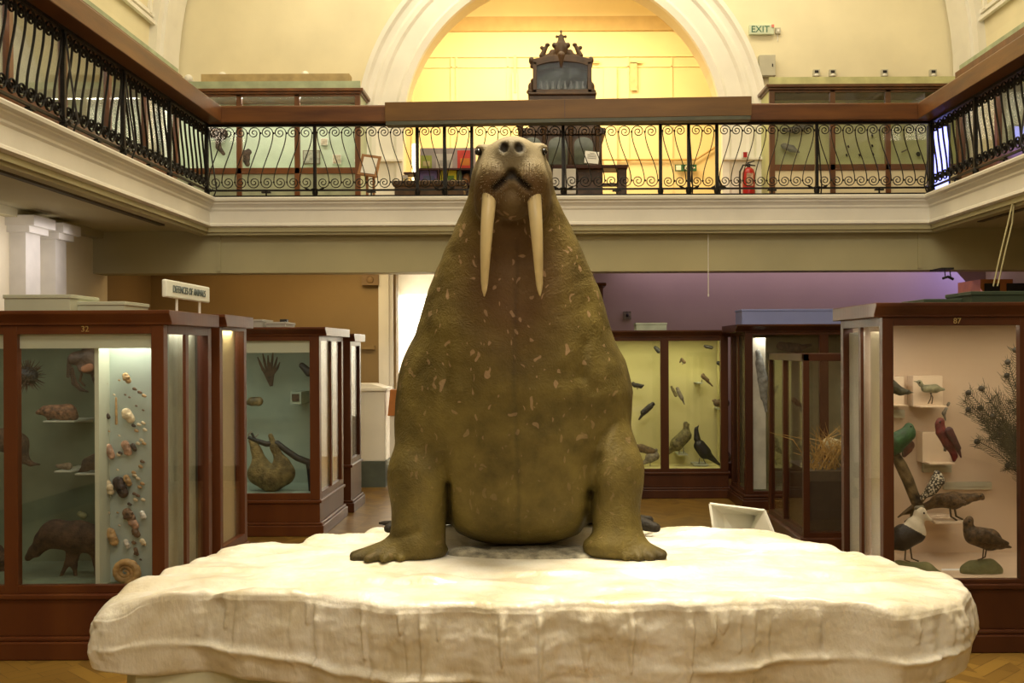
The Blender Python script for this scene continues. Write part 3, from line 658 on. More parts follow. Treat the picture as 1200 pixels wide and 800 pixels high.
def balustrade(name_label, x0, y0, ang, posts, leans, rail_a, rail_b, cross=(), ends=(-.12, .12)):
    """posts: distances along the run; leans: (lean, lean2) per bay"""
    L = posts[-1]
    t = thing('iron_balustrade', name_label, 'balustrade', (x0, y0, 3.43)); t['_o'] = (0, 0, 0)
    t.rotation_euler = (0, 0, ang)
    mb = MB()
    mb.box(0, L, -.012, .012, .075, .095).box(0, L, -.012, .012, .012, .028)
    mb.build('bottom_rail', IRON, t); MB().box(0, L, -.02, .02, .805, .83).build('top_rail', IRON, t)
    for p in posts:
        q = MB().box(p-.018, p+.018, -.018, .018, 0, .82).ell((p, 0, .06), (.034, .034, .05), 8, 6)
        if p in cross:    # outer brace with its scroll
            q.tube([(p+.03, -.05, -.03), (p+.03, -.10, .10), (p+.02, -.05, .45), (p, -.02, .78)], .009, 5)
            q.tube([(p-.11, -.03, .11), (p-.05, -.03, .08), (p, -.03, .1), (p+.05, -.03, .08), (p+.11, -.03, .11)], .012, 5)
        q.build('post', IRON, t)
    for i in range(len(posts)-1):
        a, b = posts[i], posts[i+1]; n = max(2, round((b-a-.04)/.143)); s = (b-a-.05)/n
        for j in range(n):
            me = bar_mesh(s, leans[i]); o = bpy.data.objects.new('baluster', me); C.objects.link(o); o.parent = t; o.location = (a+.025+j*s, 0, 0)
    for p in posts[:-1]:
        if posts[posts.index(p)+1]-p > .8:
            m_ = p+.55*(posts[posts.index(p)+1]-p); MB().box(m_-.008, m_+.008, -.008, .008, -.005, .08).box(m_-.05, m_+.05, -.02, .02, .055, .07).build('foot', IRON, t)
    MB().prism([(rail_a, .83), (rail_b, .83), (rail_b, 1.0), (rail_b-.02, 1.02), (rail_a+.02, 1.02), (rail_a, 1.0)], ends[0], ends[1] if ends[1] > 1 else L+ends[1], axis='x').build('handrail', WOOD_H, t, bevel=.006)
    return t
ky = GY+.05
fx = lambda px: (px-VPX)*ky/F_PX
pp = [243, 370, 490, 522, 554, 661, 775, 808, 841, 958, 1091]; x0 = fx(pp[0]); posts = [fx(p)-x0 for p in pp]
balustrade('black wrought iron scroll balustrade with oak handrail along the end gallery', x0, ky, 0, posts, [-1, 1, 1, -1, -1, 1, 1, -1, -1, 1], -.13, .12, (posts[1], posts[3], posts[5], posts[7], posts[9]))
sp = [i*1.2 for i in range(7)]
tl = balustrade('black iron balustrade with oak handrail on the left side gallery', GXL-.06, 12.0-7.2, pi/2, sp, [1, 1, -1, -1, 1, 1], -.19, .12, (sp[1], sp[3], sp[4], sp[6]), (-.1, -.08))
tr = balustrade('black iron balustrade with oak handrail on the right side gallery', GXR+.06, 12.0, -pi/2, sp, [1, 1, -1, -1, 1, 1], -.19, .12, (sp[0], sp[2], sp[4]), (.08, .1))
# long boxed beam in front of the handrail
pa, pb = P(452, 132, 11.82), P(880, 125, 11.70)
bx_ = MB(); mid = (pa+pb)/2; ln = (pb-pa).length/2; yaw = math.atan2(pb.y-pa.y, pb.x-pa.x); pit = -math.asin((pb.z-pa.z)/(2*ln))
Mr = Matrix.Rotation(yaw, 4, 'Z') @ Matrix.Rotation(pit, 4, 'Y')
beam = thing('box_beam', 'long boxed oak beam fixed in front of the end gallery handrail', 'beam', mid)
bx_.obox(mid, (ln, .055, .105), Mr).build('fascia_board', mat('beam_oak', (.19, .095, .022), .45, .3, 4, .05, 40, stretch=(.3, 1, 2), spec=.35, col2=(.12, .058, .013)), beam, bevel=.004)
MB().obox(mid+Vector((0, .03, -.125)), (ln-.01, .08, .02), Mr).build('underside_strip', mat('dull_green_strip', (.08, .085, .055), .5), beam)
MB().obox(mid+Vector((-.03, -.056, 0)), (.004, .003, .1), Mr).build('joint_strip', WOOD_DK, beam)

# ------------------------------------------------------------------ gallery wall cases
def glazed(name, label, x0, x1, y0, y1, z0, z1, top_strip, mull, backm, wood, lowm, lz, stile=.07, cat='display case', sash=None):
    """wall case: x range, front y0, glass from lz up; mull: x of mullions"""
    t = thing(name, label, cat, ((x0+x1)/2, (y0+y1)/2, z0))
    MB().box(x0, x1, y1-.03, y1, z0, z1).box(x0, x0+.02, y0+.06, y1, z0, z1).box(x1-.02, x1, y0+.06, y1, z0, z1).build('back_panel', backm, t)
    MB().box(x0-.05, x1+.05, y0-.06, y1, z1-.04, z1).box(x0-.02, x1+.02, y0-.03, y1, z1-.07, z1-.04).build('cornice', wood, t, bevel=.006)
    for x in [x0+stile/2, x1-stile/2]+list(mull): MB().box(x-stile/2, x+stile/2, y0, y0+.06, z0, z1-.07).build('stile', wood, t, bevel=.004)
    MB().box(x0+stile, x1-stile, y0, y0+.05, z1-.10, z1-.07).box(x0+stile, x1-stile, y0, y0+.05, lz-.08, lz).build('frame_rail', wood, t, bevel=.004)
    MB().box(x0+stile, x1-stile, y0+.02, y0+.05, z0, lz-.08).build('lower_panel', lowm, t)
    MB().box(x0+.03, x1-.03, y0+.06, y1-.03, lz-.05, lz-.02).build('case_floor', backm, t)
    xs = [x0+stile]+sorted(mull)+[x1-stile]
    for a, b in zip(xs[:-1], xs[1:]): MB().box(a+.01, b-.01, y0+.025, y0+.031, lz, z1-.10).build('glass_pane', GLASS, t)
    if top_strip:
        h, mm = top_strip; MB().box(x0, x1, y0+.02, y0+.05, z1, z1+h).build('header_board', mm, t)
    return t
Yc = 14.15
X = lambda px, d=Yc: P(px, 150, d).x
Z = lambda py, d=Yc, px=600: P(px, py, d).z
WOOD_M = mat('case_oak', (.21, .075, .020), .35, .3, 4, .05, 40, stretch=(1, 1, .2), col2=(.10, .035, .010), coat=.2)
WOOD_M2 = mat('case_walnut', (.15, .06, .020), .35, .3, 4, .05, 40, stretch=(1, 1, .2), col2=(.07, .03, .012), coat=.2)
glazed('wall_display_case', 'oak gallery display case with pale green back left of the arch', X(183), X(422), Yc, 14.75, 3.43, Z(103), (.11, mat('sage_header', (.42, .50, .34), .6)), [X(280), X(348)], mat('mint_board', (.50, .58, .44), .7, .04), WOOD_M, mat('mint_low', (.44, .50, .37), .7), Z(195))
glazed('wall_display_case', 'walnut gallery display case with yellow green back right of the arch', X(902), X(1128), Yc, 14.75, 3.43, Z(99, px=1000), (.11, mat('lime_header', (.60, .60, .30), .6)), [X(976), X(1041)], mat('lime_board', (.58, .62, .33), .7, .04), WOOD_M2, CREAM, Z(192, px=1000))
tag(MB().box(X(226), X(404), 14.5, 14.7, Z(103)+.01, Z(77)).build('top_box', mat('tan_board', (.50, .38, .18), .7)), 'long tan box lying on top of the left gallery case', 'box')
area('gallery_case_light', (X(290), 14.27, Z(110.3)), (2.6, .08), 20, (1, .95, .75)); area('gallery_case_light', (X(1010), 14.27, Z(106.3)), (2.4, .08), 18, (1, .95, .6))
# side gallery cases (seen through and above the side balustrades)
for x0_, x1_, lab, mm, nm in ((XL+.02, -4.62, 'long glazed case standing along the left side gallery wall', GRN, 'left'), (5.34, XR-.02, 'long glazed case standing along the right side gallery wall', YEL_B, 'right')):
    xf = x1_ if nm == 'left' else x0_; s_ = 1 if nm == 'left' else -1
    t = thing('gallery_side_case', lab, 'display case', ((x0_+x1_)/2, 9.5, 3.43))
    MB().box(x0_ if s_ > 0 else x1_-.03, x0_+.03 if s_ > 0 else x1_, 5.0, 13.6, 3.43, 5.1).build('back_panel', mat('mint_board', (.5, .5, .4)), t)
    MB().box(min(x0_, xf+s_*.04), max(x1_, xf+s_*.04), 4.96, 13.64, 5.1, 5.22).build('cornice', WOOD_M, t)
    MB().box(x0_, x1_, 5.0, 13.6, 5.22, 5.30).build('header_board', mat('sage_header', (.4, .4, .3)), t)
    MB().box(x0_+.02, x1_-.02, 5.0, 13.6, 3.43, 4.0).build('lower_cupboard', WOOD_M, t)
    for i in range(9): yy = 5.0+i*1.07; MB().box(min(xf, xf-s_*.06), max(xf, xf-s_*.06), yy, yy+.07, 4.0, 5.1).build('stile', WOOD_M, t)
    MB().box(min(xf-s_*.03, xf-s_*.036), max(xf-s_*.03, xf-s_*.036), 5.0, 13.6, 4.0, 5.1).build('glass_pane', GLASS, t)

# specimens in the gallery cases
def specimen(name, label, cat, d, prims, m, k=.02, h=None, group=None, thick=.8, matfun=None):
    o = blob(name, pxprims(prims, d, thick), m, None, k, h, matfun); return tag(o, label, cat, group)
FUR_B = mat('dark_brown_fur', (.07, .04, .022), .8, .4, 20, .5, 120); FUR_G = mat('grey_brown_fur', (.17, .13, .08), .8, .3, 20, .5, 120)
BLK = mat('black_plumage', (.012, .011, .012), .5, .2, 30, .3, 90); BRN = mat('brown_plumage', (.13, .085, .04), .6, .35, 30, .3, 90)
GRY = mat('grey_plumage', (.22, .20, .16), .6, .3, 30, .3, 90); OLV = mat('olive_plumage', (.17, .15, .06), .6, .35, 30, .3, 90)
specimen('stuffed_squirrel', 'dark animal hanging head up with long tail, leftmost in the left gallery case', 'stuffed animal', 14.6, [(248, 155, 260, 157, 6, 7), (250, 153, 245, 160, 3, 2), (256, 160, 256, 172, 4, 3), (256, 172, 262, 180, 3, 2)], FUR_B)
specimen('stuffed_squirrel', 'dark spiky animal behind the second pane of the left gallery case', 'stuffed animal', 14.6, [(286, 182, 290, 192, 5, 3), (284, 179, 292, 178, 3, 3), (291, 176, 290, 186, 2, 3)], FUR_B)
for (a, b, c, d_, lab) in ((355, 176, 375, 192, 'dark framed picture low inside the left gallery case'), (390, 181, 400, 192, 'small pale label card inside the left gallery case'), (376, 162, 384, 170, 'small cream card above the dark picture in the left gallery case')):
    p0, p1 = P(a, b, 14.69), P(c, d_, 14.69)
    t = thing('framed_card', lab, 'picture', ((p0.x+p1.x)/2, 14.69, p1.z)); w_ = .012 if c-a > 12 else .006
    MB().box(p0.x, p1.x, 14.68, 14.71, p1.z, p0.z).build('frame', FUR_G if c-a > 12 else WHITE, t)
    MB().box(p0.x+w_, p1.x-w_, 14.675, 14.68, p1.z+w_, p0.z-w_).build('picture', mat('dull_print', (.30, .30, .24), .6, .3, 20) if c-a > 12 else mat('tan_print', (.5, .42, .3), .6, .2, 30), t)
specimen('stuffed_fish', 'grey fish model lying slanted in the first pane of the right gallery case', 'model', 14.6, [(919, 171, 928, 174, 3.5, 4), (928, 174, 936, 178, 4, 1.2), (916, 170, 919, 171, 1, 3)], mat('grey_fish', (.2, .22, .2), .5))
specimen('stuffed_fish', 'dark fish model high in the first pane of the right gallery case', 'model', 14.6, [(918, 152, 930, 152, 2, 3.5), (930, 152, 944, 148, 3.5, 4), (944, 148, 952, 147, 3, 1.5)], mat('dark_fish', (.08, .09, .09), .5))
for i, (px, py) in enumerate(((994, 171), (992, 181), (1007, 181), (1022, 158), (1022, 170), (1023, 180), (994, 121), (1000, 122), (1018, 121))):
    specimen('mounted_beetle', 'tiny dark specimen mounted in the middle pane of the right gallery case', 'specimen', 14.68, [(px, py, px+.6, py+1.2, 1.1, 1.0)], BLK, group='tiny dark specimens in the right gallery case')
specimen('mounted_specimen', 'round dark specimen in the last pane of the right gallery case', 'specimen', 14.65, [(1076, 180, 1076.5, 181, 2.4, 2.2)], BLK)
specimen('mounted_specimen', 'thin tan specimen in the last pane of the right gallery case', 'specimen', 14.65, [(1057, 178, 1063, 175, .8, .8)], GRY)

# ------------------------------------------------------------------ carved clock cabinet in the arch
cd = 13.2
cx = P(658, 100, cd).x; kk = cd/F_PX
clk = thing('clock_cabinet', 'tall dark carved wooden cabinet with glazed top and finial, behind the gallery beam', 'cabinet', (cx, cd+.3, 3.43))
zz = lambda py: P(658, py, cd).z
MB().box(cx-.50, cx+.50, cd, cd+.62, 3.43, zz(155)).box(cx-.54, cx+.54, cd-.04, cd+.64, zz(158), zz(150)).box(cx-.54, cx+.54, cd-.04, cd+.64, 3.43, 3.62).build('body', WOOD_DK, clk, bevel=.01)
mb = MB()
for i in range(3):
    a = P(622+i*34, 0, cd).x
    mb2 = MB(); xs0, xs1 = P(612+i*30, 0, cd).x, P(634+i*30, 0, cd).x; zb_, zt_ = zz(193), zz(170)
    arc = [(xs0, zb_), (xs1, zb_), (xs1, zt_)]+[((xs0+xs1)/2+(xs1-xs0)/2*cos(pi*j/8), zt_+(xs1-xs0)/2*.8*sin(pi*j/8)) for j in range(1, 8)]+[(xs0, zt_)]
    cxp = (xs0+xs1)/2
    mb2.prism([(cxp+(p-cxp)*1.22, zb_+(q-zb_)*1.12-.03) for p, q in arc], cd-.035, cd+.0).build('door', WOOD_DK, clk)
    MB().prism(arc, cd-.045, cd-.036).build('glass_pane', mat('grey_green_glass', (.16, .19, .15), .15, .2, 6), clk)
mb = MB()
for px in (609, 637, 668, 699): mb.lathe((P(px, 0, cd).x, cd-.06, 3.62), [(.04, 0), (.03, .1), (.022, .3), (.035, .36), (.022, .42), (.022, .75), (.04, .82), (.04, .86)], 10)
mb.build('carved_columns', WOOD_DK, clk, smooth=True)
# upper stage
x0, x1 = P(624, 0, cd).x, P(693, 0, cd).x
MB().box(x0-.05, x1+.05, cd+.02, cd+.5, zz(150), zz(109)).box(x0-.06, x1+.06, cd-.02, cd+.52, zz(111), zz(108)).build('upper_stage', WOOD_DK, clk, bevel=.01)
top = MB(); a0, a1, b0, b1 = x0, x1, zz(109), zz(72)
w = .05
top.box(a0, a0+w, cd, cd+.3, b0, b1).box(a1-w, a1, cd, cd+.3, b0, b1).box(a0, a1, cd, cd+.3, b0, b0+.05)
pr = [(a0, b1-.02)]+[(a0+w+(a1-a0-2*w)*i/12, b1-.05+.055*sin(pi*i/12)**.8) for i in range(13)]+[(a1, b1-.02), (a1, b1+.03)]+[(a1-(a1-a0)*i/12, b1+.035+.05*sin(pi*i/12)) for i in range(13)]+[(a0, b1+.03)]
top.prism(pr, cd, cd+.3).build('top_frame', WOOD_DK, clk, bevel=.006)
MB().box(a0+w, a1-w, cd+.03, cd+.036, b0+.05, b1+.02).build('glass_pane', glass_mat('dim_glass', (.8, .82, .82), .004, .08), clk)
MB().box(a0+.02, a1-.02, cd+.27, cd+.29, b0, b1+.04).build('back_panel', mat('pale_grey_backing', (.22, .24, .25), .6, .45, 9), clk)
fg = MB()
for i in range(9): fg.lathe((a0+.10+i*.075, cd+.16, b0+.05), [(.016, 0), (.018, .08), (.010, .10), (.013, .125), (.004, .14)], 8)
fg.build('small_figures', mat('pewter', (.5, .5, .5), .4), clk)
orn = []
for s_ in (-1, 1):
    c_ = cx
    orn += [('c', (c_+s_*.12, cd+.1, b1+.10), (c_+s_*.22, cd+.1, b1+.07), .045, .03), ('c', (c_+s_*.24, cd+.1, b1+.10), (c_+s_*.19, cd+.1, b1+.20), .035, .025), ('e', (c_+s_*.17, cd+.1, b1+.235), (.03, .03, .025)), ('e', (c_+s_*.24, cd+.1, b1+.20), (.025, .02, .025)),
            ('e', (c_+s_*.37, cd+.1, b1+.04), (.035, .035, .05)), ('e', (c_+s_*.36, cd+.1, b1-.03), (.03, .03, .03)), ('e', (c_+s_*.38, cd+.1, b0+.10), (.035, .04, .06)), ('e', (c_+s_*.385, cd+.1, b0+.04), (.05, .04, .035)), ('e', (c_+s_*.36, cd+.1, b0+.18), (.022, .03, .03))]
orn += [('e', (cx, cd+.1, b1+.17), (.085, .07, .12)), ('e', (cx-.11, cd+.1, b1+.13), (.04, .04, .05)), ('e', (cx+.11, cd+.1, b1+.13), (.04, .04, .05)), ('e', (cx-.085, cd+.1, b1+.23), (.03, .04, .035)), ('e', (cx+.085, cd+.1, b1+.23), (.03, .04, .035)), ('c', (cx, cd+.1, b1+.25), (cx, cd+.1, b1+.34), .055, .03), ('c', (cx, cd+.02, b1+.08), (cx, cd+.02, b1-.06), .05, .015), ('c', (cx-.13, cd+.1, b1+.06), (cx+.13, cd+.1, b1+.06), .05, .05)]
blob('carved_crest', orn, WOOD_DK, clk, .018, .009)
fz = zz(40)
MB().lathe((cx, cd+.1, zz(52)), [(.03, 0), (.012, .05), (.03, .07), (.010, .10), (.010, .19), (.004, .21)], 10).box(cx-.05, cx+.05, cd+.09, cd+.11, fz-.012, fz+.012).ell((cx-.055, cd+.1, fz), (.016, .012, .02), 8, 6).ell((cx+.055, cd+.1, fz), (.016, .012, .02), 8, 6).ell((cx, cd+.1, fz+.06), (.014, .012, .022), 8, 6).build('finial', WOOD_DK, clk, smooth=True)

# ------------------------------------------------------------------ things standing on the end gallery
def bxp(px0, py0, px1, py1, d, dep):
    a, b = P(px0, py0, d), P(px1, py1, d); return MB().box(min(a.x, b.x), max(a.x, b.x), d, d+dep, min(a.z, b.z), max(a.z, b.z))
# stand with notice, left jamb
t = thing('notice_stand', 'golden oak lectern stand with a white notice sheet by the left arch jamb', 'stand', (P(433, 0, 13.0).x, 13.1, 3.43))
c_ = P(433, 194, 13.0); Mx = Matrix.Rotation(R(8), 4, 'Y') @ Matrix.Rotation(R(-25), 4, 'X')
MB().obox(c_, (.12, .012, .15), Mx).build('board', WOOD_L, t); MB().obox(c_+Vector((0, -.016, 0)), (.085, .003, .115), Mx).build('notice', mat('paper_white', (.8, .8, .78), .6, .02), t)
MB().box(c_.x-.05, c_.x-.02, 13.03, 13.06, 3.43, c_.z-.1).box(c_.x+.03, c_.x+.06, 13.03, 13.06, 3.43, c_.z-.1).box(c_.x-.12, c_.x+.12, 12.95, 13.2, 3.43, 3.46).build('leg', WOOD_L, t)
# low bench
t = thing('bench', 'low dark brown bench on the end gallery left of the walrus head', 'bench', (P(502, 0, 12.6).x, 12.8, 3.43))
a, b = P(460, 211, 12.6), P(545, 216, 12.6)
MB().box(a.x, b.x, 12.6, 13.0, a.z-.07, a.z).build('seat', mat('bench_brown', (.13, .075, .035), .6, .3), t, bevel=.02)
MB().box(a.x+.02, b.x-.02, 12.63, 12.97, 3.46, a.z-.07).build('front_panel', mat('bench_brown', (.13, .075, .035)), t)
for lx in (a.x+.02, b.x-.08): MB().box(lx, lx+.06, 12.64, 12.95, 3.43, 3.47).build('leg', WOOD_DK, t)
# book display rack
d = 13.3; t = thing('book_display_rack', 'grey shop display rack with two dark shelves on the end gallery', 'display rack', (P(522, 0, d).x, d+.2, 3.43))
a, b = P(489, 168, d), P(556, 222, d)
MB().box(a.x, b.x, d+.3, d+.34, 3.43, a.z).build('back_panel', mat('lilac_grey_panel', (.42, .38, .40), .6), t)
for py in (197, 214): s_ = P(500, py, d).z; MB().box(a.x, b.x, d, d+.3, s_-.02, s_).build('shelf', mat('dark_red_shelf', (.07, .02, .02), .4), t)
for px in (489, 513, 556): xx = P(px, 0, d).x; MB().box(xx-.012, xx+.012, d, d+.3, 3.43, P(500, 197, d).z-.02).build('leg', mat('dark_red_shelf', (.07, .02, .02)), t)
def leaf(px0, py0, px1, py1, dd, name, label, cat, cols, group=None):
    a, b = P(px0, py0, dd), P(px1, py1, dd); t = thing(name, label, cat, ((a.x+b.x)/2, dd, b.z), group)
    MB().box(a.x, b.x, dd, dd+.025, b.z, a.z).build('cover', cols[0], t)
    w_, h_ = b.x-a.x, a.z-b.z
    MB().box(a.x+w_*.2, b.x-w_*.15, dd-.002, dd, b.z+h_*.15, b.z+h_*.55).build('cover_picture', cols[1], t, label='differently coloured picture on the cover'); return t
cc = lambda n, c: mat(n, c, .5, .1, 8)
leaf(493, 182, 506, 196.6, d+.05, 'book', 'green covered book on the upper shelf of the rack', 'book', (cc('book_green', (.35, .42, .08)), cc('book_pale', (.6, .55, .3))))
leaf(511, 180, 530, 196.6, d+.05, 'poster_card', 'white card leaning on the upper shelf beside the green book', 'card', (cc('card_white', (.7, .68, .66)), cc('card_grey', (.5, .48, .5))))
leaf(536, 176, 553, 196.6, d+.05, 'book', 'red and orange book on the upper shelf near the walrus eye', 'book', (cc('book_red', (.75, .06, .04)), cc('book_orange', (.75, .25, .03))))
leaf(492, 199, 512, 213.6, d+.05, 'book', 'violet blue illustrated book on the lower shelf', 'book', (cc('book_violet', (.22, .16, .45)), cc('book_blue', (.12, .15, .35))))
leaf(516, 199, 535, 213.6, d+.05, 'book', 'bright yellow book with green picture on the lower shelf', 'book', (cc('book_yellow', (.75, .68, .02)), cc('book_dgreen', (.12, .25, .02))))
leaf(536, 200, 541, 213.6, d+.05, 'book', 'slim dark green book beside the yellow book', 'book', (cc('book_teal', (.08, .14, .10)), cc('book_teal2', (.12, .18, .14))))
leaf(471, 205, 478, 213.6, 13.0, 'leaflet', 'small pale leaflet on the small dark shelf at the far left of the rack', 'leaflet', (cc('card_white', (.7, .7, .7)), cc('book_pale', (.6, .5, .3))))
t = thing('side_shelf', 'small dark red shelf table left of the display rack', 'shelf', (P(482, 0, 13.0).x, 13.1, 3.43))
a, b = P(473, 201.5, 13.0), P(488, 203.5, 13.0); MB().box(a.x, b.x, 13.0, 13.25, b.z, a.z).build('top', mat('dark_red_shelf', (.07, .02, .02)), t)
MB().box(a.x+.02, a.x+.04, 13.1, 13.14, 3.43, b.z).box(b.x-.04, b.x-.02, 13.1, 13.14, 3.43, b.z).box(a.x, b.x, 13.0, 13.25, P(480, 215, 13).z, P(480, 213.7, 13).z).build('leg', mat('dark_red_shelf', (.07, .02, .02)), t)
tag(MB().lathe((P(545, 0, d).x, d+.12, P(545, 208, d).z-.08), [(.02, 0), (.045, .04), (.05, .09), (.035, .13), (.02, .15)], 16).build('round_ornament', cc('terracotta', (.5, .25, .12)), smooth=True), 'small round terracotta ornament on the lower shelf beside the walrus cheek', 'ornament')
# table, box and sign right of the head
d = 12.75; a, b = P(648, 193, d), P(736, 196.5, d)
t = thing('side_table', 'dark wooden table standing before the clock cabinet', 'table', ((a.x+b.x)/2, d+.15, 3.43))
MB().box(a.x, b.x, d, d+.35, b.z, a.z).build('table_top', WOOD_D, t, bevel=.005)
mb = MB().box(P(724, 0, d).x, P(734, 0, d).x, d+.05, d+.3, 3.43, b.z); mb.box(P(676, 0, d).x, P(706, 0, d).x, d+.1, d+.3, 3.43, b.z).build('pedestal', WOOD_DK, t)
MB().box(P(706, 0, d).x, P(724, 0, d).x, d+.15, d+.25, P(715, 215, d).z, P(715, 212, d).z).build('stretcher', WOOD_DK, t)
tag(bxp(648, 197.5, 675, 227, 12.7, .3).build('white_box', mat('white_laminate', (.82, .80, .74), .4, .02), bevel=.006), 'white box pedestal tucked under the left end of the dark table', 'box')
t = thing('tilted_card', 'white tilted information card standing on the dark table', 'sign', P(694, 193, 12.85))
Mx = Matrix.Rotation(R(6), 4, 'Y') @ Matrix.Rotation(R(-28), 4, 'X'); c_ = P(693.5, 184.5, 12.85)
MB().obox(c_, (.085, .006, .09), Mx).build('card', mat('paper_white', (.8, .8, .8)), t)
lm = MB()
for i in range(4): lm.obox(c_+Mx.to_3x3() @ Vector((0, -.008, .06-.025*i)), (.055 if i else .03, .001, .003), Mx)
lm.build('print_lines', mat('print_grey', (.25, .25, .25), .6), t)
MB().box(c_.x-.05, c_.x+.05, 12.84, 12.92, b.z+.033, c_.z-.06).build('support', mat('paper_white', (.8, .8, .8)), t)
# fire extinguisher and notices
d = 14.5; ex = P(876.5, 0, d).x; z0_ = P(876, 226.5, d).z-.02; zt_ = P(876, 197, d).z
t = thing('fire_extinguisher', 'red fire extinguisher against the right arch jamb', 'fire extinguisher', (ex, d, 3.43))
MB().lathe((ex, d, 3.44), [(.075, 0), (.085, .02), (.085, zt_-3.44-.07), (.07, zt_-3.44-.02), (.03, zt_-3.44+.01)], 20).build('cylinder', mat('fire_red', (.40, .010, .010), .3, .05), t, smooth=True)
MB().box(ex-.02, ex+.02, d-.02, d+.02, zt_, zt_+.06).tube([(ex-.03, d, zt_+.05), (ex+.09, d, zt_+.035)], .011).tube([(ex-.02, d, zt_+.07), (ex+.08, d, zt_+.10)], .010).build('valve_handle', BLK, t)
MB().tube([(ex-.02, d, zt_+.04), (ex-.08, d-.02, zt_+.04), (ex-.125, d-.03, zt_-.05), (ex-.13, d-.03, zt_-.2), (ex-.12, d-.02, zt_-.42)], .013).build('hose', BLK, t, smooth=True)
MB().box(ex-.045, ex+.045, d-.093, d-.08, zt_-.25, zt_-.08).build('label_panel', mat('dull_cream_label', (.55, .35, .25), .5, .3, 40), t)
def plaque(px0, py0, px1, py1, d, name, label, cat, m1, m2=None, bands=0):
    a, b = P(px0, py0, d), P(px1, py1, d); t = thing(name, label, cat, ((a.x+b.x)/2, d, b.z)); MB().box(a.x, b.x, d-.02, d, b.z, a.z).build('panel', m1, t)
    if m2:
        mb = MB()
        for i in range(bands): zc = b.z+(a.z-b.z)*(i+.7)/(bands+.4); mb.box(a.x+.02, b.x-.02, d-.024, d-.02, zc-.012, zc+.012)
        mb.build('printed_lines', m2, t)
    return t
plaque(869, 178, 877, 185, YE-.17, 'fire_notice', 'small white and red fire notice above the extinguisher', 'notice', mat('paper_white', (.8, .8, .8)), mat('fire_red', (.5, .01, .01)), 3)
t = thing('exit_direction_sign', 'green running man exit sign low on the far arch room wall', 'sign', P(803, 201, BY-.1))
a, b = P(791, 193, BY-.06), P(816, 200.5, BY-.06); GS = mat('sign_green', (.01, .10, .04), .5, .02)
MB().box(a.x, b.x, BY-.1, BY-.06, b.z, a.z).build('panel', GS, t)
wp = mat('paper_white', (.8, .8, .8)); x_, z_ = a.x, b.z
MB().box(x_+.015, x_+.10, BY-.105, BY-.1, z_+.015, a.z-.015).build('door_symbol', wp, t)
MB().ell((x_+.19, BY-.103, z_+.085), (.012, .003, .012), 8, 6).tube([(x_+.185, BY-.103, z_+.07), (x_+.175, BY-.103, z_+.045), (x_+.155, BY-.103, z_+.02)], .006, 4).tube([(x_+.175, BY-.103, z_+.045), (x_+.20, BY-.103, z_+.02)], .006, 4).tube([(x_+.21, BY-.103, z_+.06), (x_+.16, BY-.103, z_+.065)], .005, 4).build('running_figure', wp, t)
MB().prism([(x_+.28, z_+.055), (x_+.31, z_+.08), (x_+.31, z_+.065), (x_+.345, z_+.065), (x_+.345, z_+.045), (x_+.31, z_+.045), (x_+.31, z_+.03)], BY-.105, BY-.1).build('arrow', wp, t)
# dark silhouettes by the right jamb
t = thing('desk_lamp', 'small dark lamp standing on the end gallery in front of the right arch jamb', 'lamp', P(842, 227, 13.2))
c_ = P(842, 227, 13.2); c_.z = 3.43
MB().lathe(c_, [(.07, 0), (.06, .03), (.035, .06), (.028, .22), (.035, .25)], 12).build('base', IRON, t, smooth=True)
MB().lathe(c_+Vector((0, 0, .25)), [(.09, 0), (.10, .02), (.05, .05), (.02, .12), (.01, .16)], 12).build('lamp_shade', IRON, t, smooth=True)
# exit sign, junction box, sensors
t = thing('exit_sign', 'white exit sign with green letters high on the wall right of the arch', 'sign', P(893, 40, YE-.06))
a, b = P(878, 29, YE-.05), P(907, 40, YE-.05)
MB().box(a.x, b.x, YE-.06, YE-.0, b.z, a.z).build('panel', mat('sign_pale', (.60, .68, .52), .5, .03), t, bevel=.005)
text(t, 'EXIT', ((a.x+b.x)/2-.02, YE-.062, (a.z+b.z)/2), .125, mat('sign_green2', (.03, .16, .10), .5), sx=1.0)
MB().box(b.x-.035, b.x, YE-.07, YE-.06, a.z-.04, a.z).build('red_indicator', mat('indicator_red', (.8, .25, .2), .4), t)
def box_on(px0, py0, px1, py1, name, label, cat, dep=.08, extra=None, group=None, dd=None):
    dd = dd or YE; a, b = P(px0, py0, dd-dep), P(px1, py1, dd-dep); t = thing(name, label, cat, ((a.x+b.x)/2, dd-dep/2, b.z), group)
    MB().box(a.x, b.x, dd-dep, dd, b.z, a.z).build('housing', mat('grey_metal_box', (.52, .50, .40), .5, .04), t, bevel=.004)
    return t, a, b
t, a, b = box_on(909, 32, 915, 39, 'switch_box', 'small pale switch box beside the exit sign', 'switch', .04); MB().box(a.x+.02, b.x-.02, YE-.048, YE-.04, b.z+.025, a.z-.025).build('button', WHITE, t)
MB().tube([(a.x+.035, YE-.01, b.z), (a.x+.035, YE-.01, b.z-.1)], .006).build('cable', WHITE, t)
t, a, b = box_on(890, 64, 909, 89, 'junction_box', 'pale grey metal junction box on the wall above the right gallery case', 'junction box', .12)
MB().box(b.x-.05, b.x-.035, YE-.126, YE-.12, b.z+.13, b.z+.17).build('lock', BLK, t); MB().box(a.x-.002, b.x+.002, YE-.123, YE-.12, b.z+.005, b.z+.012).build('seam', FUR_G, t)
MB().tube([(a.x+.05, YE-.05, b.z), (a.x+.03, YE-.05, b.z-.12), (a.x+.1, YE-.05, b.z-.3)], .012).build('cable', FUR_G, t)
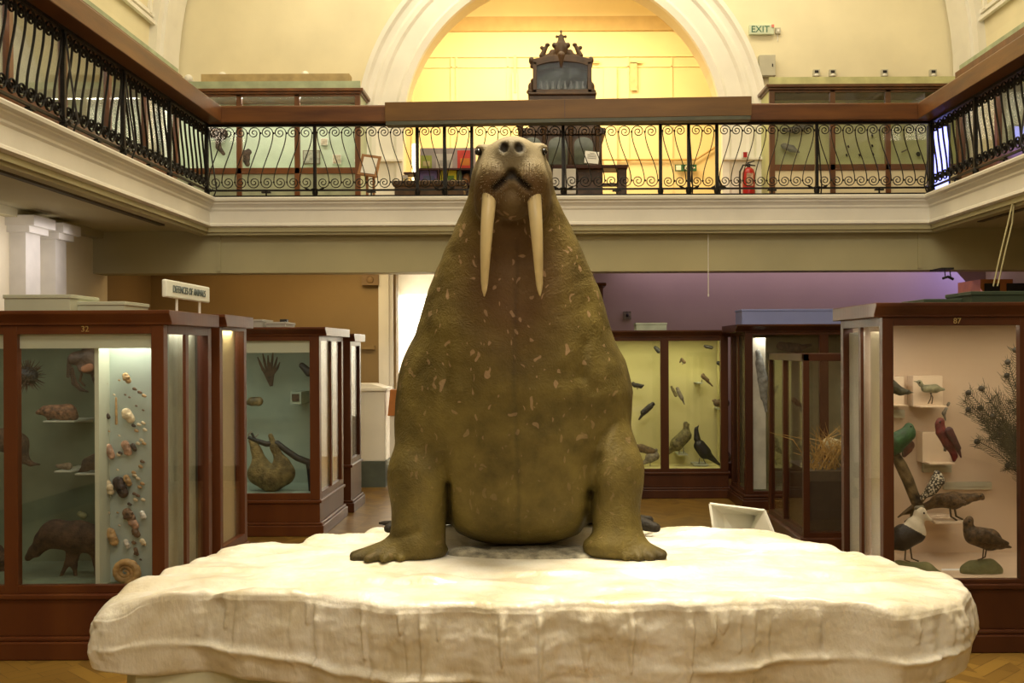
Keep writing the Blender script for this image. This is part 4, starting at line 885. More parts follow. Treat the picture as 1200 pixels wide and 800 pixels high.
for px, lab in ((957, 'white socket box nearest the junction box above the right gallery case'), (976, 'second white socket box above the right gallery case'), (1037, 'third white socket box above the right gallery case'), (1094, 'fourth white socket box, nearest the right rib')):
    t, a, b = box_on(px-4, 81, px+4, 89, 'socket_box', lab, 'socket', .05)
    MB().box(a.x+.02, b.x-.02, YE-.056, YE-.05, a.z-.05, a.z-.015).build('socket_face', BLK, t); MB().ell(((a.x+b.x)/2, YE-.05, b.z+.015), (.03, .02, .02), 10, 6).build('dial', WHITE, t)
for px, py, lab in ((220, 91, 'white detector at the left wall corner above the left gallery case'), (260, 88, 'small white detector above the middle of the left gallery case'), (357, 87, 'small white detector above the right end of the left gallery case')):
    c_ = P(px, py, YE-.05); t = thing('wall_detector', lab, 'detector', c_); MB().lathe((c_.x, YE, c_.z), [(.055, 0), (.055, -.03), (.03, -.06)], 14, axis='y').build('housing', WHITE, t, smooth=True)
    MB().box(c_.x-.07, c_.x+.07, YE-.02, YE, c_.z-.04, c_.z-.03).build('bracket', WHITE, t)

# blue lit panel at the end of the right side gallery
a, b = P(1093, 148, 13.0), P(1112, 214, 13.0)
t = thing('blue_light_box', 'blue lit tall light box glowing behind the corner of the right balustrade', 'light box', ((a.x+b.x)/2, 13.05, 3.43))
MB().box(a.x-.03, b.x+.03, 13.02, 13.12, 3.43, a.z+.03).build('cabinet', mat('dark_blue_metal', (.03, .03, .10), .4), t)
m_, nt_, b_ = nodes('blue_lit_screen'); b_.inputs['Base Color'].default_value = (.1, .1, .5, 1); b_.inputs['Emission Color'].default_value = (.32, .34, 1, 1); b_.inputs['Emission Strength'].default_value = 3.2
MB().box(a.x, b.x, 13.01, 13.02, b.z-.1, a.z).build('screen', m_, t)
# ------------------------------------------------------------------ ground floor cases
def case(label, x0, x1, y0, y1, H, base, front=(), side=None, sx=0, wood=None, post=.07, back=None, lz=None, topz=None, backy=None, plate=None, cat='display case', inner_floor=None, name='display_case', corn=.05):
    """x0..x1, front y0, back y1; front: mullion x's; side: mullion y's on the aisle side sx (+1 right, -1 left)"""
    wood = wood or WOOD_D; t = thing(name, label, cat, ((x0+x1)/2, (y0+y1)/2, 0))
    lz = lz or base+.055; topz = topz or H-.125
    MB().box(x0-.04, x1+.04, y0-.04, y1+.02, 0, .10).box(x0-.025, x1+.025, y0-.025, y1+.01, .10, .125).build('plinth', wood, t, bevel=.008)
    MB().box(x0, x1, y0, y1, .125, base-.03).build('base_cupboard', wood, t, bevel=.004)
    MB().box(x0-.02, x1+.02, y0-.02, y1, base-.03, base).build('base_moulding', wood, t, bevel=.008)
    MB().prism([(y0-corn, H), (y0-corn, H-.02), (y0-corn*.7, H-.035), (y0-.01, H-.065), (y0-.01, H-.08), (y1, H-.08), (y1, H)], x0-corn, x1+corn, axis='x').build('cornice', wood, t, bevel=.004)
    for px_, py_ in [(x0, y0), (x1-post, y0)]+([(x0 if sx < 0 else x1-post, y1-post)] if side is not None else []): MB().box(px_, px_+post, py_, py_+post, base, H-.08).build('corner_post', wood, t, bevel=.004)
    MB().box(x0+post, x1-post, y0+.004, y0+.05, topz, H-.08).build('top_rail', wood, t, bevel=.003)
    MB().box(x0+post, x1-post, y0+.004, y0+.05, base, lz).build('bottom_rail', wood, t, bevel=.003)
    for m_ in front: MB().box(m_-post*.55, m_+post*.55, y0+.002, y0+.055, base, H-.08).build('mullion', wood, t, bevel=.003)
    xs = [x0+post]+sorted(front)+[x1-post]
    for a, b in zip(xs[:-1], xs[1:]): MB().box(a, b, y0+.024, y0+.030, lz-.01, topz+.01).build('glass_pane', GLASS, t)
    bm_ = back or GRN
    MB().box(x0+.01, x1-.01, y1-.03, y1-.01, base, H-.08).build('back_panel', bm_, t)
    MB().box(x0+.01, x1-.01, y0+.06, y1-.03, base-.005, base+.02).build('case_floor', inner_floor or bm_, t)
    for s_ in (-1, 1):
        xx = x1 if s_ > 0 else x0
        if side is not None and s_ == sx:
            ys = [y0+post]+sorted(side)+[y1-post]
            MB().box(min(xx, xx-s_*.045), max(xx, xx-s_*.045), y0+post, y1-post, topz, H-.08).build('top_rail', wood, t); MB().box(min(xx, xx-s_*.045), max(xx, xx-s_*.045), y0+post, y1-post, base, lz).build('bottom_rail', wood, t)
            for m_ in side: MB().box(min(xx-s_*.002, xx-s_*.02), max(xx-s_*.002, xx-s_*.02), m_-post*.35, m_+post*.35, base, H-.08).build('mullion', wood, t)
            for a, b in zip(ys[:-1], ys[1:]): MB().box(min(xx-s_*.02, xx-s_*.026), max(xx-s_*.02, xx-s_*.026), a, b, lz-.01, topz+.01).build('glass_pane', GLASS, t)
        else:
            MB().box(min(xx-s_*.01, xx-s_*.03), max(xx-s_*.01, xx-s_*.03), y0+post, y1-post, base, H-.08).build('side_panel', bm_, t)
    if plate: text(t, plate[0], (plate[1], y0-.001, H-.103), .045, BRASS, name='number_plate')
    return t
WOOD_R = mat('red_mahogany', (.135, .042, .011), .38, .4, 3, .05, 30, stretch=(1, 1, .12), coat=.05, spec=.3, col2=(.075, .018, .007))
# ---- case 32
x32 = -2.10; y32 = 5.92; y32b = 6.78
P32 = lambda px, py: P(px, py, y32)
c32 = case('red mahogany display case numbered 32 with boar, urchin and fossil board', -4.9, x32, y32, y32b, 1.93, .36, front=[P32(12, 500).x, -3.95], side=[6.32], sx=1, wood=WOOD_R, back=GRN_D, topz=1.80, lz=.405, plate=('32', P32(98, 0).x), post=.07)
pz = P32(60, 408).z
MB().box(-4.85, x32-.08, y32+.035, y32+.06, pz, 1.81).build('valance', PALE, c32)
px_ = P(117, 500, y32+.10).x
MB().box(px_-.012, px_+.012, y32+.06, y32b-.04, .37, pz).build('partition', PALE, c32)
MB().box(px_, x32-.05, 6.13, 6.15, .37, 1.83).build('specimen_board', BLUE_B, c32, label='pale blue board carrying fossils and shells')
MB().box(x32-.09, x32-.08, 6.2, y32b-.075, .37, 1.83).build('side_board', mat('grey_green_board', (.50, .53, .40), .7), c32)
area('case_light', (x32-.05, 6.4, 1.84), (.04, .5), 2.5, (1, .95, .8)); area('case_light', (-3.2, y32+.22, 1.83), (1.6, .12), 3.2, (1, .95, .75)); area('case_light', (-2.3, y32+.12, 1.845), (.35, .06), 2.4, (1, .95, .75))  # first lamp is added to brighten the side panes
# ---- next case B with a cream board standing in for the stairwell reflection
cB = case('mahogany display case with a cream board in place of a stairwell reflection, between case 32 and the sloth case', -4.9, -2.09, 6.92, 7.55, 1.94, .36, side=[], sx=1, wood=WOOD_R, back=CREAM_B, topz=1.84, lz=.42, post=.065)
MB().box(-2.17, -2.16, 6.99, 7.48, .38, 1.84).build('reflection_board', CREAM_B, cB)
area('case_light', (-2.13, 7.23, 1.845), (.04, .4), 3.5, (1, .85, .5))
# ---- sloth case
xs_ = -2.05; ys_ = 9.82
cS = case('mahogany display case holding the hanging sloth', -4.6, xs_, ys_, 11.0, 1.92, .33, side=[10.42], sx=1, wood=WOOD_R, back=mat('teal_board', (.33, .41, .33), .7, .05), topz=P(330, 399, ys_).z, lz=P(330, 578, ys_).z, post=.09, corn=.07)
MB().box(-4.5, xs_-.09, ys_+.035, ys_+.05, P(330, 413, ys_).z, P(330, 398, ys_).z).build('valance', mat('pale_valance', (.5, .5, .5)), cS)
MB().box(xs_-.11, xs_-.10, ys_+.1, 10.9, .36, 1.8).build('side_board', mat('reflection_tan', (.42, .32, .16), .7, .1), cS)  # tan board stands in for reflections in the side panes
area('case_light', (-2.9, ys_+.3, 1.80), (1.4, .15), 5.5, (.95, 1, .8))
cK = case('narrow dark mahogany case beyond the sloth case', -3.0, -2.02, 11.25, 11.9, 1.88, .50, side=[], sx=1, wood=WOOD_D, back=CREAM_B, post=.08)
# ---- right case 87
x87 = 1.91; y87 = 5.98; y87b = 6.82
P87 = lambda px, py: P(px, py, y87)
c87 = case('mahogany display case numbered 87 with parrots, pheasant and ducks', x87, 4.4, y87, y87b, 1.955, .38, front=[P87(1203, 500).x], side=[6.42], sx=-1, wood=WOOD_D, back=PINK_B, topz=P87(1120, 381).z, lz=P87(1120, 679).z, plate=('87', P87(1120, 0).x), post=.062)
MB().box(x87+.032, x87+.040, 6.45, 6.74, 1.0, 1.80).box(x87+.032, x87+.040, 6.45, 6.74, .42, 1.0).build('inner_end_board', mat('grey_end_board', (.55, .56, .50), .6, .05), c87); MB().box(x87+.063, x87+.071, 6.04, 6.40, .42, 1.80).build('inner_side_board', mat('buff_side_board', (.62, .54, .33), .6, .05), c87)
area('case_light', (2.8, y87+.25, 1.84), (1.4, .16), 6.5, (1, .82, .55)); area('case_light', (x87+.055, 6.4, 1.84), (.03, .6), 2.2, (1, .92, .8))  # second lamp is added to lighten what the side panes show
# ---- far case C
xC = P(871, 0, 11.3).x; cC = case('tall dark mahogany case with grey heron behind the glass box', xC, xC+1.9, 11.3, 12.15, 1.96, .16, front=[P(964, 0, 11.3).x], side=[11.75], sx=-1, wood=WOOD_D, back=mat('olive_dark_board', (.20, .19, .10), .7, .1), topz=P(930, 392, 11.3).z, lz=P(930, 575, 11.3).z, post=.085, corn=.10)
MB().box(xC+.09, P(898, 0, 11.3).x, 11.42, 11.44, .20, 1.82).build('white_board', mat('grey_white_board', (.62, .62, .55), .6), cC)
area('case_light', (xC+.3, 11.38, 1.84), (.3, .05), 2.0, (1, .9, .7)); 
# ---- bird wall case D
xD0, xD1 = P(665, 0, 12.0).x, xC-.02
cD = case('dark mahogany wall case of birds on yellow green backing', xD0, xD1, 12.2, 12.9, 1.92, .30, front=[P(779, 450, 12.2).x], wood=WOOD_D, back=YEL_B, topz=P(800, 399, 12.2).z, lz=P(800, 549, 12.2).z, post=.085)
area('case_light', (1.3, 12.42, 1.82), (1.6, .12), 9, (1, .92, .50))
# ---- free standing glass box E
xe, ye = 2.13, 8.7
ze = lambda py, d=8.7: P(960, py, d).z
e = thing('glass_showcase', 'dark framed freestanding glass showcase with dry grass inside', 'showcase', (2.7, 9.4, 0))
ex1, ey1 = 3.2, 10.05
MB().box(xe-.04, ex1+.04, ye-.04, ey1, 0, .16).build('plinth', WOOD_D, e, bevel=.01); MB().box(xe, ex1, ye, ey1, .16, .20).build('base_board', WOOD_D, e)
for (a, b) in ((xe, ye), (ex1-.05, ye), (xe, ey1-.05), (ex1-.05, ey1-.05), (xe, 9.42)): MB().box(a, a+.05, b, b+.05, .20, 1.62).build('corner_post', WOOD_D, e)
MB().box(xe, ex1, ye, ye+.05, 1.60, 1.66).box(xe, xe+.05, ye, ey1, 1.60, 1.66).box(ex1-.05, ex1, ye, ey1, 1.6, 1.66).box(xe, ex1, ey1-.05, ey1, 1.6, 1.66).build('top_frame', WOOD_D, e, bevel=.004)
MB().box(xe+.05, ex1-.05, ye+.02, ye+.026, .2, 1.6).build('glass_pane', GLASS, e); MB().box(xe+.02, xe+.026, ye+.05, ey1-.05, .2, 1.6).build('glass_pane', GLASS, e)
hz_ = ze(553); MB().box(xe+.07, ex1-.07, ye+.08, ey1-.4, .2, hz_).build('habitat_base', mat('dark_base', (.05, .035, .02), .6), e)
rs = random.Random(4); gb = MB()
for i in range(150):
    x_ = xe+.12+rs.random()*.6; y_ = ye+.15+rs.random()*.22; l = .15+rs.random()*.28; a_ = rs.uniform(-1.1, 1.1); b_ = rs.uniform(-.2, .2)
    gb.tube([(x_, y_, hz_), (x_+sin(a_)*l*.5, y_, hz_+l*.6), (x_+sin(a_)*l*1.1, y_+b_*.2, hz_+l*.95*cos(a_*.7))], [.004, .0035, .001], 4)
tag(gb.build('dry_grass', mat('straw_grass', (.42, .26, .07), .6, .2, 20)), 'clump of dry straw coloured grass inside the glass showcase', 'grass', kind='stuff')
specimen('pale_rock', 'pale rounded rock behind the dry grass in the showcase', 'rock', 9.1, [(972, 522, 985, 525, 10, 9), (978, 533, 995, 536, 9, 8)], mat('pale_stone', (.5, .46, .3), .8, .2, 12, .4, 40))
area('showcase_light', (2.6, 9.1, 1.58), (.6, .3), 2.2, (1, .8, .45))

# ------------------------------------------------------------------ boxes, sign and clutter on the cases
BOXM = mat('pale_green_boxes', (.50, .52, .40), .6, .03)
def lidbox(px0, py0, px1, py1, d, dep, label, m, cat='box', zbase=None):
    a, b = P(px0, py0, d), P(px1, py1, d); zb_ = zbase if zbase is not None else b.z; t = thing('storage_box', label, cat, ((a.x+b.x)/2, d+dep/2, zb_))
    MB().box(a.x+.006, b.x-.006, d+.006, d+dep-.006, zb_, a.z-.02).build('tray', m, t, bevel=.003); MB().box(a.x, b.x, d, d+dep, a.z-.022, a.z).build('lid', m, t, bevel=.003); return t
lidbox(3, 345, 83, 361, 6.15, .4, 'pale green lidded box on top of case 32', BOXM, zbase=1.931)
lidbox(85, 353, 146, 361, 6.25, .4, 'flat pale box right of the taller box on case 32', BOXM, zbase=1.931)
GB = mat('grey_boxes', (.42, .41, .37), .6, .03)
lidbox(279, 374, 308, 385, 10.1, .4, 'pale grey box on top of the sloth case', GB, zbase=1.921); lidbox(311, 377, 335, 385, 10.1, .4, 'lower pale grey box beside the first on the sloth case', GB, zbase=1.921)
DG = mat('dark_green_boxes', (.03, .05, .025), .6, .1)
lidbox(1083, 350, 1136, 358, 6.3, .4, 'flat dark green box on top of case 87', DG, zbase=1.956); lidbox(1138, 341, 1215, 358, 6.15, .4, 'taller dark green box on top of case 87', DG, zbase=1.956)
tag(MB().obox(P(333, 375, 10.7)+Vector((0, 0, -.03)), (.035, .04, .04), Matrix.Identity(4)).box(P(333, 0, 10.7).x-.015, P(333, 0, 10.7).x+.015, 10.6, 10.66, 1.96, 2.0).box(P(333, 0, 10.7).x-.02, P(333, 0, 10.7).x+.02, 10.66, 10.74, 1.921, 1.99).build('small_camera', BLK, bevel=.005), 'small dark device on top of the sloth case', 'device')
bl = P(869, 362, 11.6); br = P(1010, 380, 11.6)
lidbox(869, 362, 1030, 381, 11.6, .4, 'long box on top of the far tall case, its blue light put into the colour', mat('blue_lit_box', (.24, .28, .58), .6, .02), zbase=1.961)  # bluish light on this box is painted as its colour
lidbox(745, 378, 782, 388, 12.35, .3, 'pale flat box on top of the bird wall case', mat('mint_box', (.48, .55, .45), .6), zbase=1.921)
# DEFENCES OF ANIMALS sign
sa, sb = 5.95, 6.72; zs0, zs1 = 2.005, 2.105
sg = thing('title_sign', 'white sign reading defences of animals on two posts above case 32', 'sign', (x32-.02, 6.3, 1.93))
MB().box(x32-.02, x32+.01, sa, sb, zs0, zs1).build('panel', mat('sign_white', (.80, .82, .74), .5, .02), sg, bevel=.008)
for yy in (sa+.2, sb-.16): MB().tube([(x32-.005, yy, 1.93), (x32-.005, yy, zs0+.01)], .008, 8).build('post', WHITE, sg)
text(sg, 'DEFENCES OF ANIMALS', (x32+.012, (sa+sb)/2, (zs0+zs1)/2), .058, mat('sign_ink', (.10, .13, .13), .6), rotz=pi/2, sx=.95)
area('newel_fill', (-2.3, 12.9, 3.0), (.8, .3), 12, (1, .82, .5))  # small warm lamp added so the newel block looks bright
# white newel box and stair rail
t = thing('stair_newel', 'white panelled stair newel block with grey green base, left of the walrus', 'newel post', (P(427, 0, 13.3).x, 13.5, 0))
a, b = P(402, 458, 13.3), P(451, 540, 13.3)
MB().box(a.x, b.x, 13.3, 13.75, b.z, a.z).build('block', WHITE, t, bevel=.008)
MB().box(a.x-.03, b.x+.03, 13.27, 13.78, a.z, a.z+.04).prism([(a.x, a.z+.04), (b.x, a.z+.04), ((a.x+b.x)/2+.1, a.z+.09), ((a.x+b.x)/2-.1, a.z+.09)], 13.3, 13.75).build('cap', WHITE, t, bevel=.006)
MB().box(a.x-.005, b.x+.005, 13.29, 13.76, 0, b.z).build('base', mat('grey_green_base', (.09, .11, .09), .6), t)
c1 = P(458, 487, 13.4); c2 = P(463, 455, 13.7)
t = thing('stair_handrail', 'short orange wooden handrail beside the white newel block', 'handrail', (c1.x+.06, 13.6, 0))
MB().prism([(c1.x-.04, c1.z), (c1.x+.06, c1.z), (c2.x+.08, c2.z), (c2.x-.02, c2.z)], 13.4, 13.5).build('rail', mat('orange_wood', (.50, .19, .045), .4), t, bevel=.006)
MB().box(c1.x-.01, c1.x+.25, 13.42, 13.48, .2, c1.z).build('side_panel', WHITE, t); MB().box(c1.x-.01, c1.x+.25, 13.41, 13.49, 0, .2).build('base', mat('grey_green_base', (.1, .1, .1)), t)
# tilted white tray behind the ice
dT = 6.95
t = thing('white_bin', 'white tilted plastic tray standing behind the ice floe', 'tray', (P(870, 0, dT).x, dT+.2, 0))
q = [P(832, 590, dT), P(896, 598, dT-.05), P(913, 640, dT-.1), P(839, 640, dT-.05)]
bk_ = [P(846, 600, dT+.09), P(886, 603, dT+.22), P(872, 640, dT+.09), P(850, 640, dT+.09)]
pl_ = mat('white_plastic', (.88, .87, .76), .4, .02)
q2 = [v+Vector((0, .02, 0)) for v in q]
mb = MB().add(q+bk_+[v+Vector((0, .015, 0)) for v in bk_], [(4, 5, 6, 7), (0, 4, 7, 3), (1, 2, 6, 5), (0, 1, 5, 4)])
o = mb.build('tray_shell', pl_, t); sm = o.modifiers.new('solid', 'SOLIDIFY'); sm.thickness = .012
mb = MB()
for v, u in ((q[0], q[1]), (q[1], q[2]), (q[0], q[3])): mb.tube([v, u], .009, 8)
mb.build('rim', pl_, t)
MB().box(P(842, 0, dT).x, P(908, 0, dT).x, dT-.03, dT+.2, 0, .46).build('base', pl_, t)
# hanging cords
c1 = P(829, 268, 12.25); c2 = P(829, 346, 12.25)
t = thing('light_pull', 'thin white pull cord hanging from the gallery beam', 'cord', (c1.x, 12.2, 2.3))
MB().tube([(c1.x, 12.2, 3.08), (c1.x, 12.2, c2.z)], .006, 6).build('cord', WHITE, t); MB().lathe((c1.x, 12.2, 3.03), [(.02, 0), (.02, .03), (.012, .05)], 10).build('ceiling_rose', BLK, t); MB().ell((c1.x, 12.2, c2.z), (.01, .01, .02)).build('pull', WHITE, t)
t = thing('blind_rope', 'pair of pale cords hanging from the right side gallery', 'rope', (P(1175, 0, 10).x, 10, 2.2))
for o_ in (0, 5): MB().tube([P(1187+o_*.3, 236, 10), P(1181+o_, 262, 10), P(1173+o_, 295, 10), P(1164+o_, 335, 10)], .007, 6).build('cord', mat('pale_cord', (.6, .55, .3), .6), t)
t = thing('ceiling_bracket', 'small black bracket hanging beneath the gallery at the far right', 'bracket', P(1111, 327, 11.9))
c_ = P(1111, 326, 11.9); MB().tube([c_+Vector((-.06, 0, 0)), c_+Vector((0, 0, .02)), c_+Vector((.06, 0, -.01))], .016).build('arm', BLK, t); MB().tube([c_+Vector((-.03, 0, .02)), c_+Vector((-.04, 0, .12))], .006).tube([c_+Vector((.03, 0, .02)), c_+Vector((.02, 0, .09))], .006).build('hanger', BLK, t)
MB().box(c_.x-.08, c_.x+.06, 11.88, 12.24, c_.z+.10, c_.z+.12).build('mounting_plate', BLK, t)
# far right clerestory window frames
t = thing('cupboard_with_windows', 'orange framed cupboard with dark panes at the far right wall', 'cupboard', (P(1180, 0, 12.9).x, 13.3, 0))
a = P(1149, 327, 12.9); b = P(1225, 345, 12.9)
MB().box(a.x, 5.7, 12.9, 13.6, 0, a.z).build('carcass', mat('orange_wood', (.3, .1, .1)), t)
for u, v in ((1152, 1170), (1178, 1212)): MB().box(P(u, 0, 12.9).x, P(v, 0, 12.9).x, 12.89, 12.9, b.z-.2, a.z-.05).build('glass_pane', BLK, t)
# wood clock corner seen beside the walrus neck
t = thing('tall_wood_case', 'tall dark wooden case just beside the right of the walrus neck', 'case', (P(692, 0, 13.2).x, 13.4, 0))
a = P(676, 331, 13.1); b = P(711, 400, 13.1)
MB().box(a.x, b.x, 13.1, 13.7, a.z-.04, a.z).build('cornice', WOOD_R, t, bevel=.01); MB().box(a.x+.03, b.x-.04, 13.15, 13.65, .0, a.z-.04).build('body', WOOD_R, t)
MB().box(a.x+.06, b.x-.08, 13.14, 13.15, .4, a.z-.12).build('door', WOOD_D, t)
for px, py, lab in ((735, 369, 'small grey socket on the lilac wall above the bird case'), (1160, 341, 'small grey socket on the lilac wall at far right')):
    c_ = P(px, py, 14.04); t = thing('wall_socket', lab, 'socket', c_); MB().box(c_.x-.05, c_.x+.05, 14.02, 14.05, c_.z-.05, c_.z+.05).build('plate', GRY, t); MB().ell((c_.x, 14.02, c_.z), (.02, .02, .02)).build('knob', BLK, t)
c_ = P(435, 328, 14.04); tag(MB().box(c_.x-.11, c_.x+.11, 13.95, 14.05, c_.z-.07, c_.z+.07).lathe((c_.x, 13.95, c_.z), [(.05, 0), (.04, -.02), (.01, -.03)], 12, axis='y').build('wall_speaker', mat('brown_box', (.25, .16, .07), .6)), 'small brown box high on the ochre wall beside the doorway', 'speaker')
# ------------------------------------------------------------------ specimens
def legs_mb(lst, d, r=1.0, mb=None):
    mb = mb or MB(); k = d/F_PX
    for l in lst:
        dy = l[0]; pts = [P(a, b, d)+Vector((0, dy, 0)) for a, b in l[1:]]; mb.tube(pts, r*k, 6)
    return mb
def animal(name, label, cat, d, bodyp, m, parts=(), legs=(), legm=None, legr=1.0, k=.015, h=None, thick=.8, group=None, eye=None, matfun=None):
    k_ = d/F_PX; xs = [p[0] for p in bodyp]; ys = [max(p[1], p[3]) for p in bodyp]
    a = P(sum(xs)/len(xs), max(ys), d); t = thing(name, label, cat, a, group)
    b = blob('body', pxprims(bodyp, d, thick), m, t, k, h, matfun)
    for (pn, pr, pm, pl_) in parts:
        o = blob(pn, pxprims(pr, d, .5), pm, t, .008)
        if pl_: o['label'] = pl_
    for l in legs:
        legs_mb([l], d, legr).build('leg', legm or GRY, t, smooth=True)
    if eye:
        e_ = P(eye[0], eye[1], d)+Vector((0, -eye[2]*k_, 0)); MB().ell(e_, (1.1*k_,)*3, 8, 6).build('eye', EYE, t, smooth=True)
    return t
SH = mat('specimen_shelf', (.42, .45, .37), .5, .02)
def shelf(px0, px1, py, d, dep, label, th=1.6, m=None, group=None):
    a, b = P(px0, py, d), P(px1, py+th, d); o = MB().box(a.x, b.x, d-.03, d+dep, b.z, a.z).box(a.x+.02, b.x-.02, d+dep-.02, d+dep, b.z-.02, b.z).build('small_shelf', m or SH, bevel=.002)
    return tag(o, label, 'shelf', group)
# case 32, dark compartment
dB = 6.45
animal('stuffed_boar', 'dark brown stuffed boar standing on the floor of case 32', 'boar', 6.30,
       [(62, 626, 92, 628, 16, 18), (92, 628, 112, 632, 18, 17), (66, 624, 52, 632, 16, 11.5), (52, 633, 40, 645, 10, 6), (40, 645, 33, 653, 6, 4.2), (48, 640, 44, 648, 7, 4), (54, 622, 56, 616, 4, 2), (84, 640, 79, 660, 6, 3), (79, 660, 70, 677, 3, 1.8), (90, 642, 87, 662, 6, 3), (87, 662, 89, 677, 3, 1.8), (110, 640, 113, 660, 7, 3.4), (113, 660, 113, 677, 3, 2)], FUR_B, k=.02, thick=.8,
       parts=(('ear', [(55, 618, 60, 613, 2.5, 1.3, -.03)], FUR_B, None),), eye=(48, 632, 8))
animal('stuffed_armadillo', 'brown stuffed armadillo like animal on the upper shelf of case 32', 'stuffed animal', dB, [(60, 482, 80, 483, 8, 10), (52, 481, 44, 483, 6, 2.5), (80, 484, 88, 488, 9, 4), (58, 488, 57, 492, 2, 1.5), (84, 489, 84, 492, 2, 1.5)], mat('scaly_brown', (.20, .10, .05), .6, .5, 40, .6, 70), k=.02)
shelf(53, 90, 492.5, 6.42, .3, 'pale shelf beneath the armadillo like animal in case 32')
u = P(32, 440, dB); t = thing('spiny_urchin', 'black spiny ball shaped animal near the top left of case 32', 'urchin', (u.x, u.y, u.z-.08))
blob('body', [('e', (u.x, u.y, u.z), (.065, .05, .06))], BLK, t, .01)
sp_ = MB(); rs = random.Random(3)
for i in range(130):
    v = Vector((rs.gauss(0, 1), rs.gauss(0, 1), rs.gauss(0, 1))).normalized(); sp_.tube([u+v*.05, u+v*rs.uniform(.085, .115)], [.004, .001], 4)
q_ = sp_.build('spines', FUR_B, t); q_['kind'] = 'stuff'
animal('hanging_crab', 'large dark crab like specimen hanging at the top of case 32', 'crab', dB, [(88, 420, 106, 418, 8, 10), (106, 418, 113, 428, 9, 8), (98, 430, 110, 432, 7, 7)], mat('crab_dark', (.11, .07, .05), .5, .4, 12, .3, 50), k=.02,
       parts=(('claw', [(84, 432, 87, 448, 2.6, 3.2), (87, 448, 95, 456, 3.2, 2.2), (95, 456, 104, 459, 2.2, .8)], FUR_B, None), ('claw', [(82, 420, 80, 440, 3, 2.4)], FUR_B, None)),
       legs=((.02, (90, 415), (97, 408), (110, 410)), (.02, (96, 430), (92, 446), (98, 452)), (0, (106, 432), (110, 446), (113, 452))), legr=1.4, legm=FUR_B)
tag(blob('crab_belly_patch', pxprims([(104, 432, 110, 430, 4, 5, -.06)], dB, .5), mat('crab_orange', (.32, .14, .07), .6)), 'orange brown belly shell fixed to the hanging crab', 'shell')
animal('curled_tail_animal', 'grey brown animal with long drooping tail at the left edge of case 32', 'stuffed animal', dB, [(4, 515, 20, 520, 14, 13), (20, 520, 28, 536, 12, 6), (28, 538, 36, 543, 4, 2), (36, 543, 47, 544, 2, 1)], FUR_B, k=.03)
animal('stuffed_rat', 'small brown animal on the short shelf in the middle of case 32', 'stuffed animal', dB, [(70, 546, 80, 546, 2.5, 4.5), (70, 546, 66, 545, 2, 1)], FUR_G)
animal('stuffed_mole', 'dark rounded animal on the right hand shelf of case 32', 'stuffed animal', dB, [(104, 543, 112, 541, 8, 10), (100, 548, 94, 552, 5, 2)], FUR_B)
shelf(66, 87, 551, 6.42, .3, 'short white shelf under the small brown animal'); shelf(90, 115, 554, 6.42, .3, 'white shelf under the dark rounded animal')
animal('stuffed_bird', 'dark bird partly hidden at the lower left pane of case 32', 'bird', dB, [(-4, 645, 2, 655, 8, 9), (0, 660, 3, 675, 6, 5)], FUR_B)
animal('mounted_toad', 'pale green small toad specimen above the boar in case 32', 'toad', 6.6, [(94, 602, 98, 604, 3.4, 4)], mat('toad_green', (.28, .30, .16), .6, .3, 20))
# fossils and shells on the board
SHC = [mat('shell_tan', (.50, .32, .14), .5, .3, 30, .4, 60), mat('shell_cream', (.70, .58, .38), .5, .2, 30, .3, 60), mat('shell_pink', (.50, .30, .20), .5, .3, 25, .4, 60), mat('fossil_brown', (.20, .12, .07), .6, .4, 25, .5, 60), mat('fossil_dark', (.07, .05, .04), .6, .4, 25, .5, 60), mat('shell_white', (.78, .76, .70), .4, .1, 30, .2, 60)]
dF = 6.10
rs = random.Random(11)
def fossil(px, py, rx, ry, ci, label, name='fossil', group=None):
    rx *= 1.2; ry *= 1.15
    pr = [(px-rx*.4, py-ry*.5, px+rx*.3, py+ry*.5, rx*.8, rx*.7)]
    for _ in range(3): a_ = rs.uniform(0, 6.28); pr.append((px, py, px+rx*.6*cos(a_), py+ry*.6*sin(a_), rx*.5, rx*.35, -.01))
    return specimen(name, label, 'shell' if name == 'shell' else 'fossil', dF, pr, SHC[ci], k=.006, group=group, thick=.7)
fossil(149, 443, 4, 5, 0, 'tan fossil topmost on the pale blue board')
fossil(151, 487, 6, 6, 1, 'rounded cream shell upper middle of the blue board', 'shell')
fossil(129, 529, 5, 8, 2, 'tall pinkish fossil at the left edge of the blue board')
fossil(149, 525, 5, 8, 2, 'pinkish brown fossil right of the tall pinkish one')
fossil(157, 524, 3, 4, 4, 'small dark fossil pair beside the pinkish brown fossil')
fossil(128, 571, 5, 8, 1, 'cream cone shaped shell left of the big brown fossil', 'shell')
fossil(142, 571, 7, 11, 4, 'big dark brown jagged fossil in the middle of the board')
fossil(150, 563, 4, 6, 0, 'tan fossil touching the big dark fossil')
fossil(132, 629, 6, 9, 0, 'ochre upright fossil above the ammonite', 'shell')
fossil(152, 604, 6, 6, 3, 'brown cut open shell with white rim', 'shell'); fossil(157, 613, 5, 5, 2, 'pinkish shell just below the cut open shell', 'shell'); fossil(160, 624, 4, 4, 3, 'small brown shell below the pinkish shell', 'shell')
fossil(149, 637, 3, 5, 5, 'small white shell right of the ochre fossil', 'shell'); fossil(168, 603, 3, 4, 5, 'white shell at the right edge of the blue board', 'shell'); fossil(168, 635, 3, 3, 1, 'cream shell low at the right edge of the board', 'shell')
fossil(160, 646, 2.5, 5, 3, 'narrow brown fossil above the ammonite tip'); fossil(126, 487, 3, 2.5, 4, 'small dark fossil at the upper left of the board'); fossil(124, 447, 2, 4, 1, 'small pale fossil at the top left of the board')
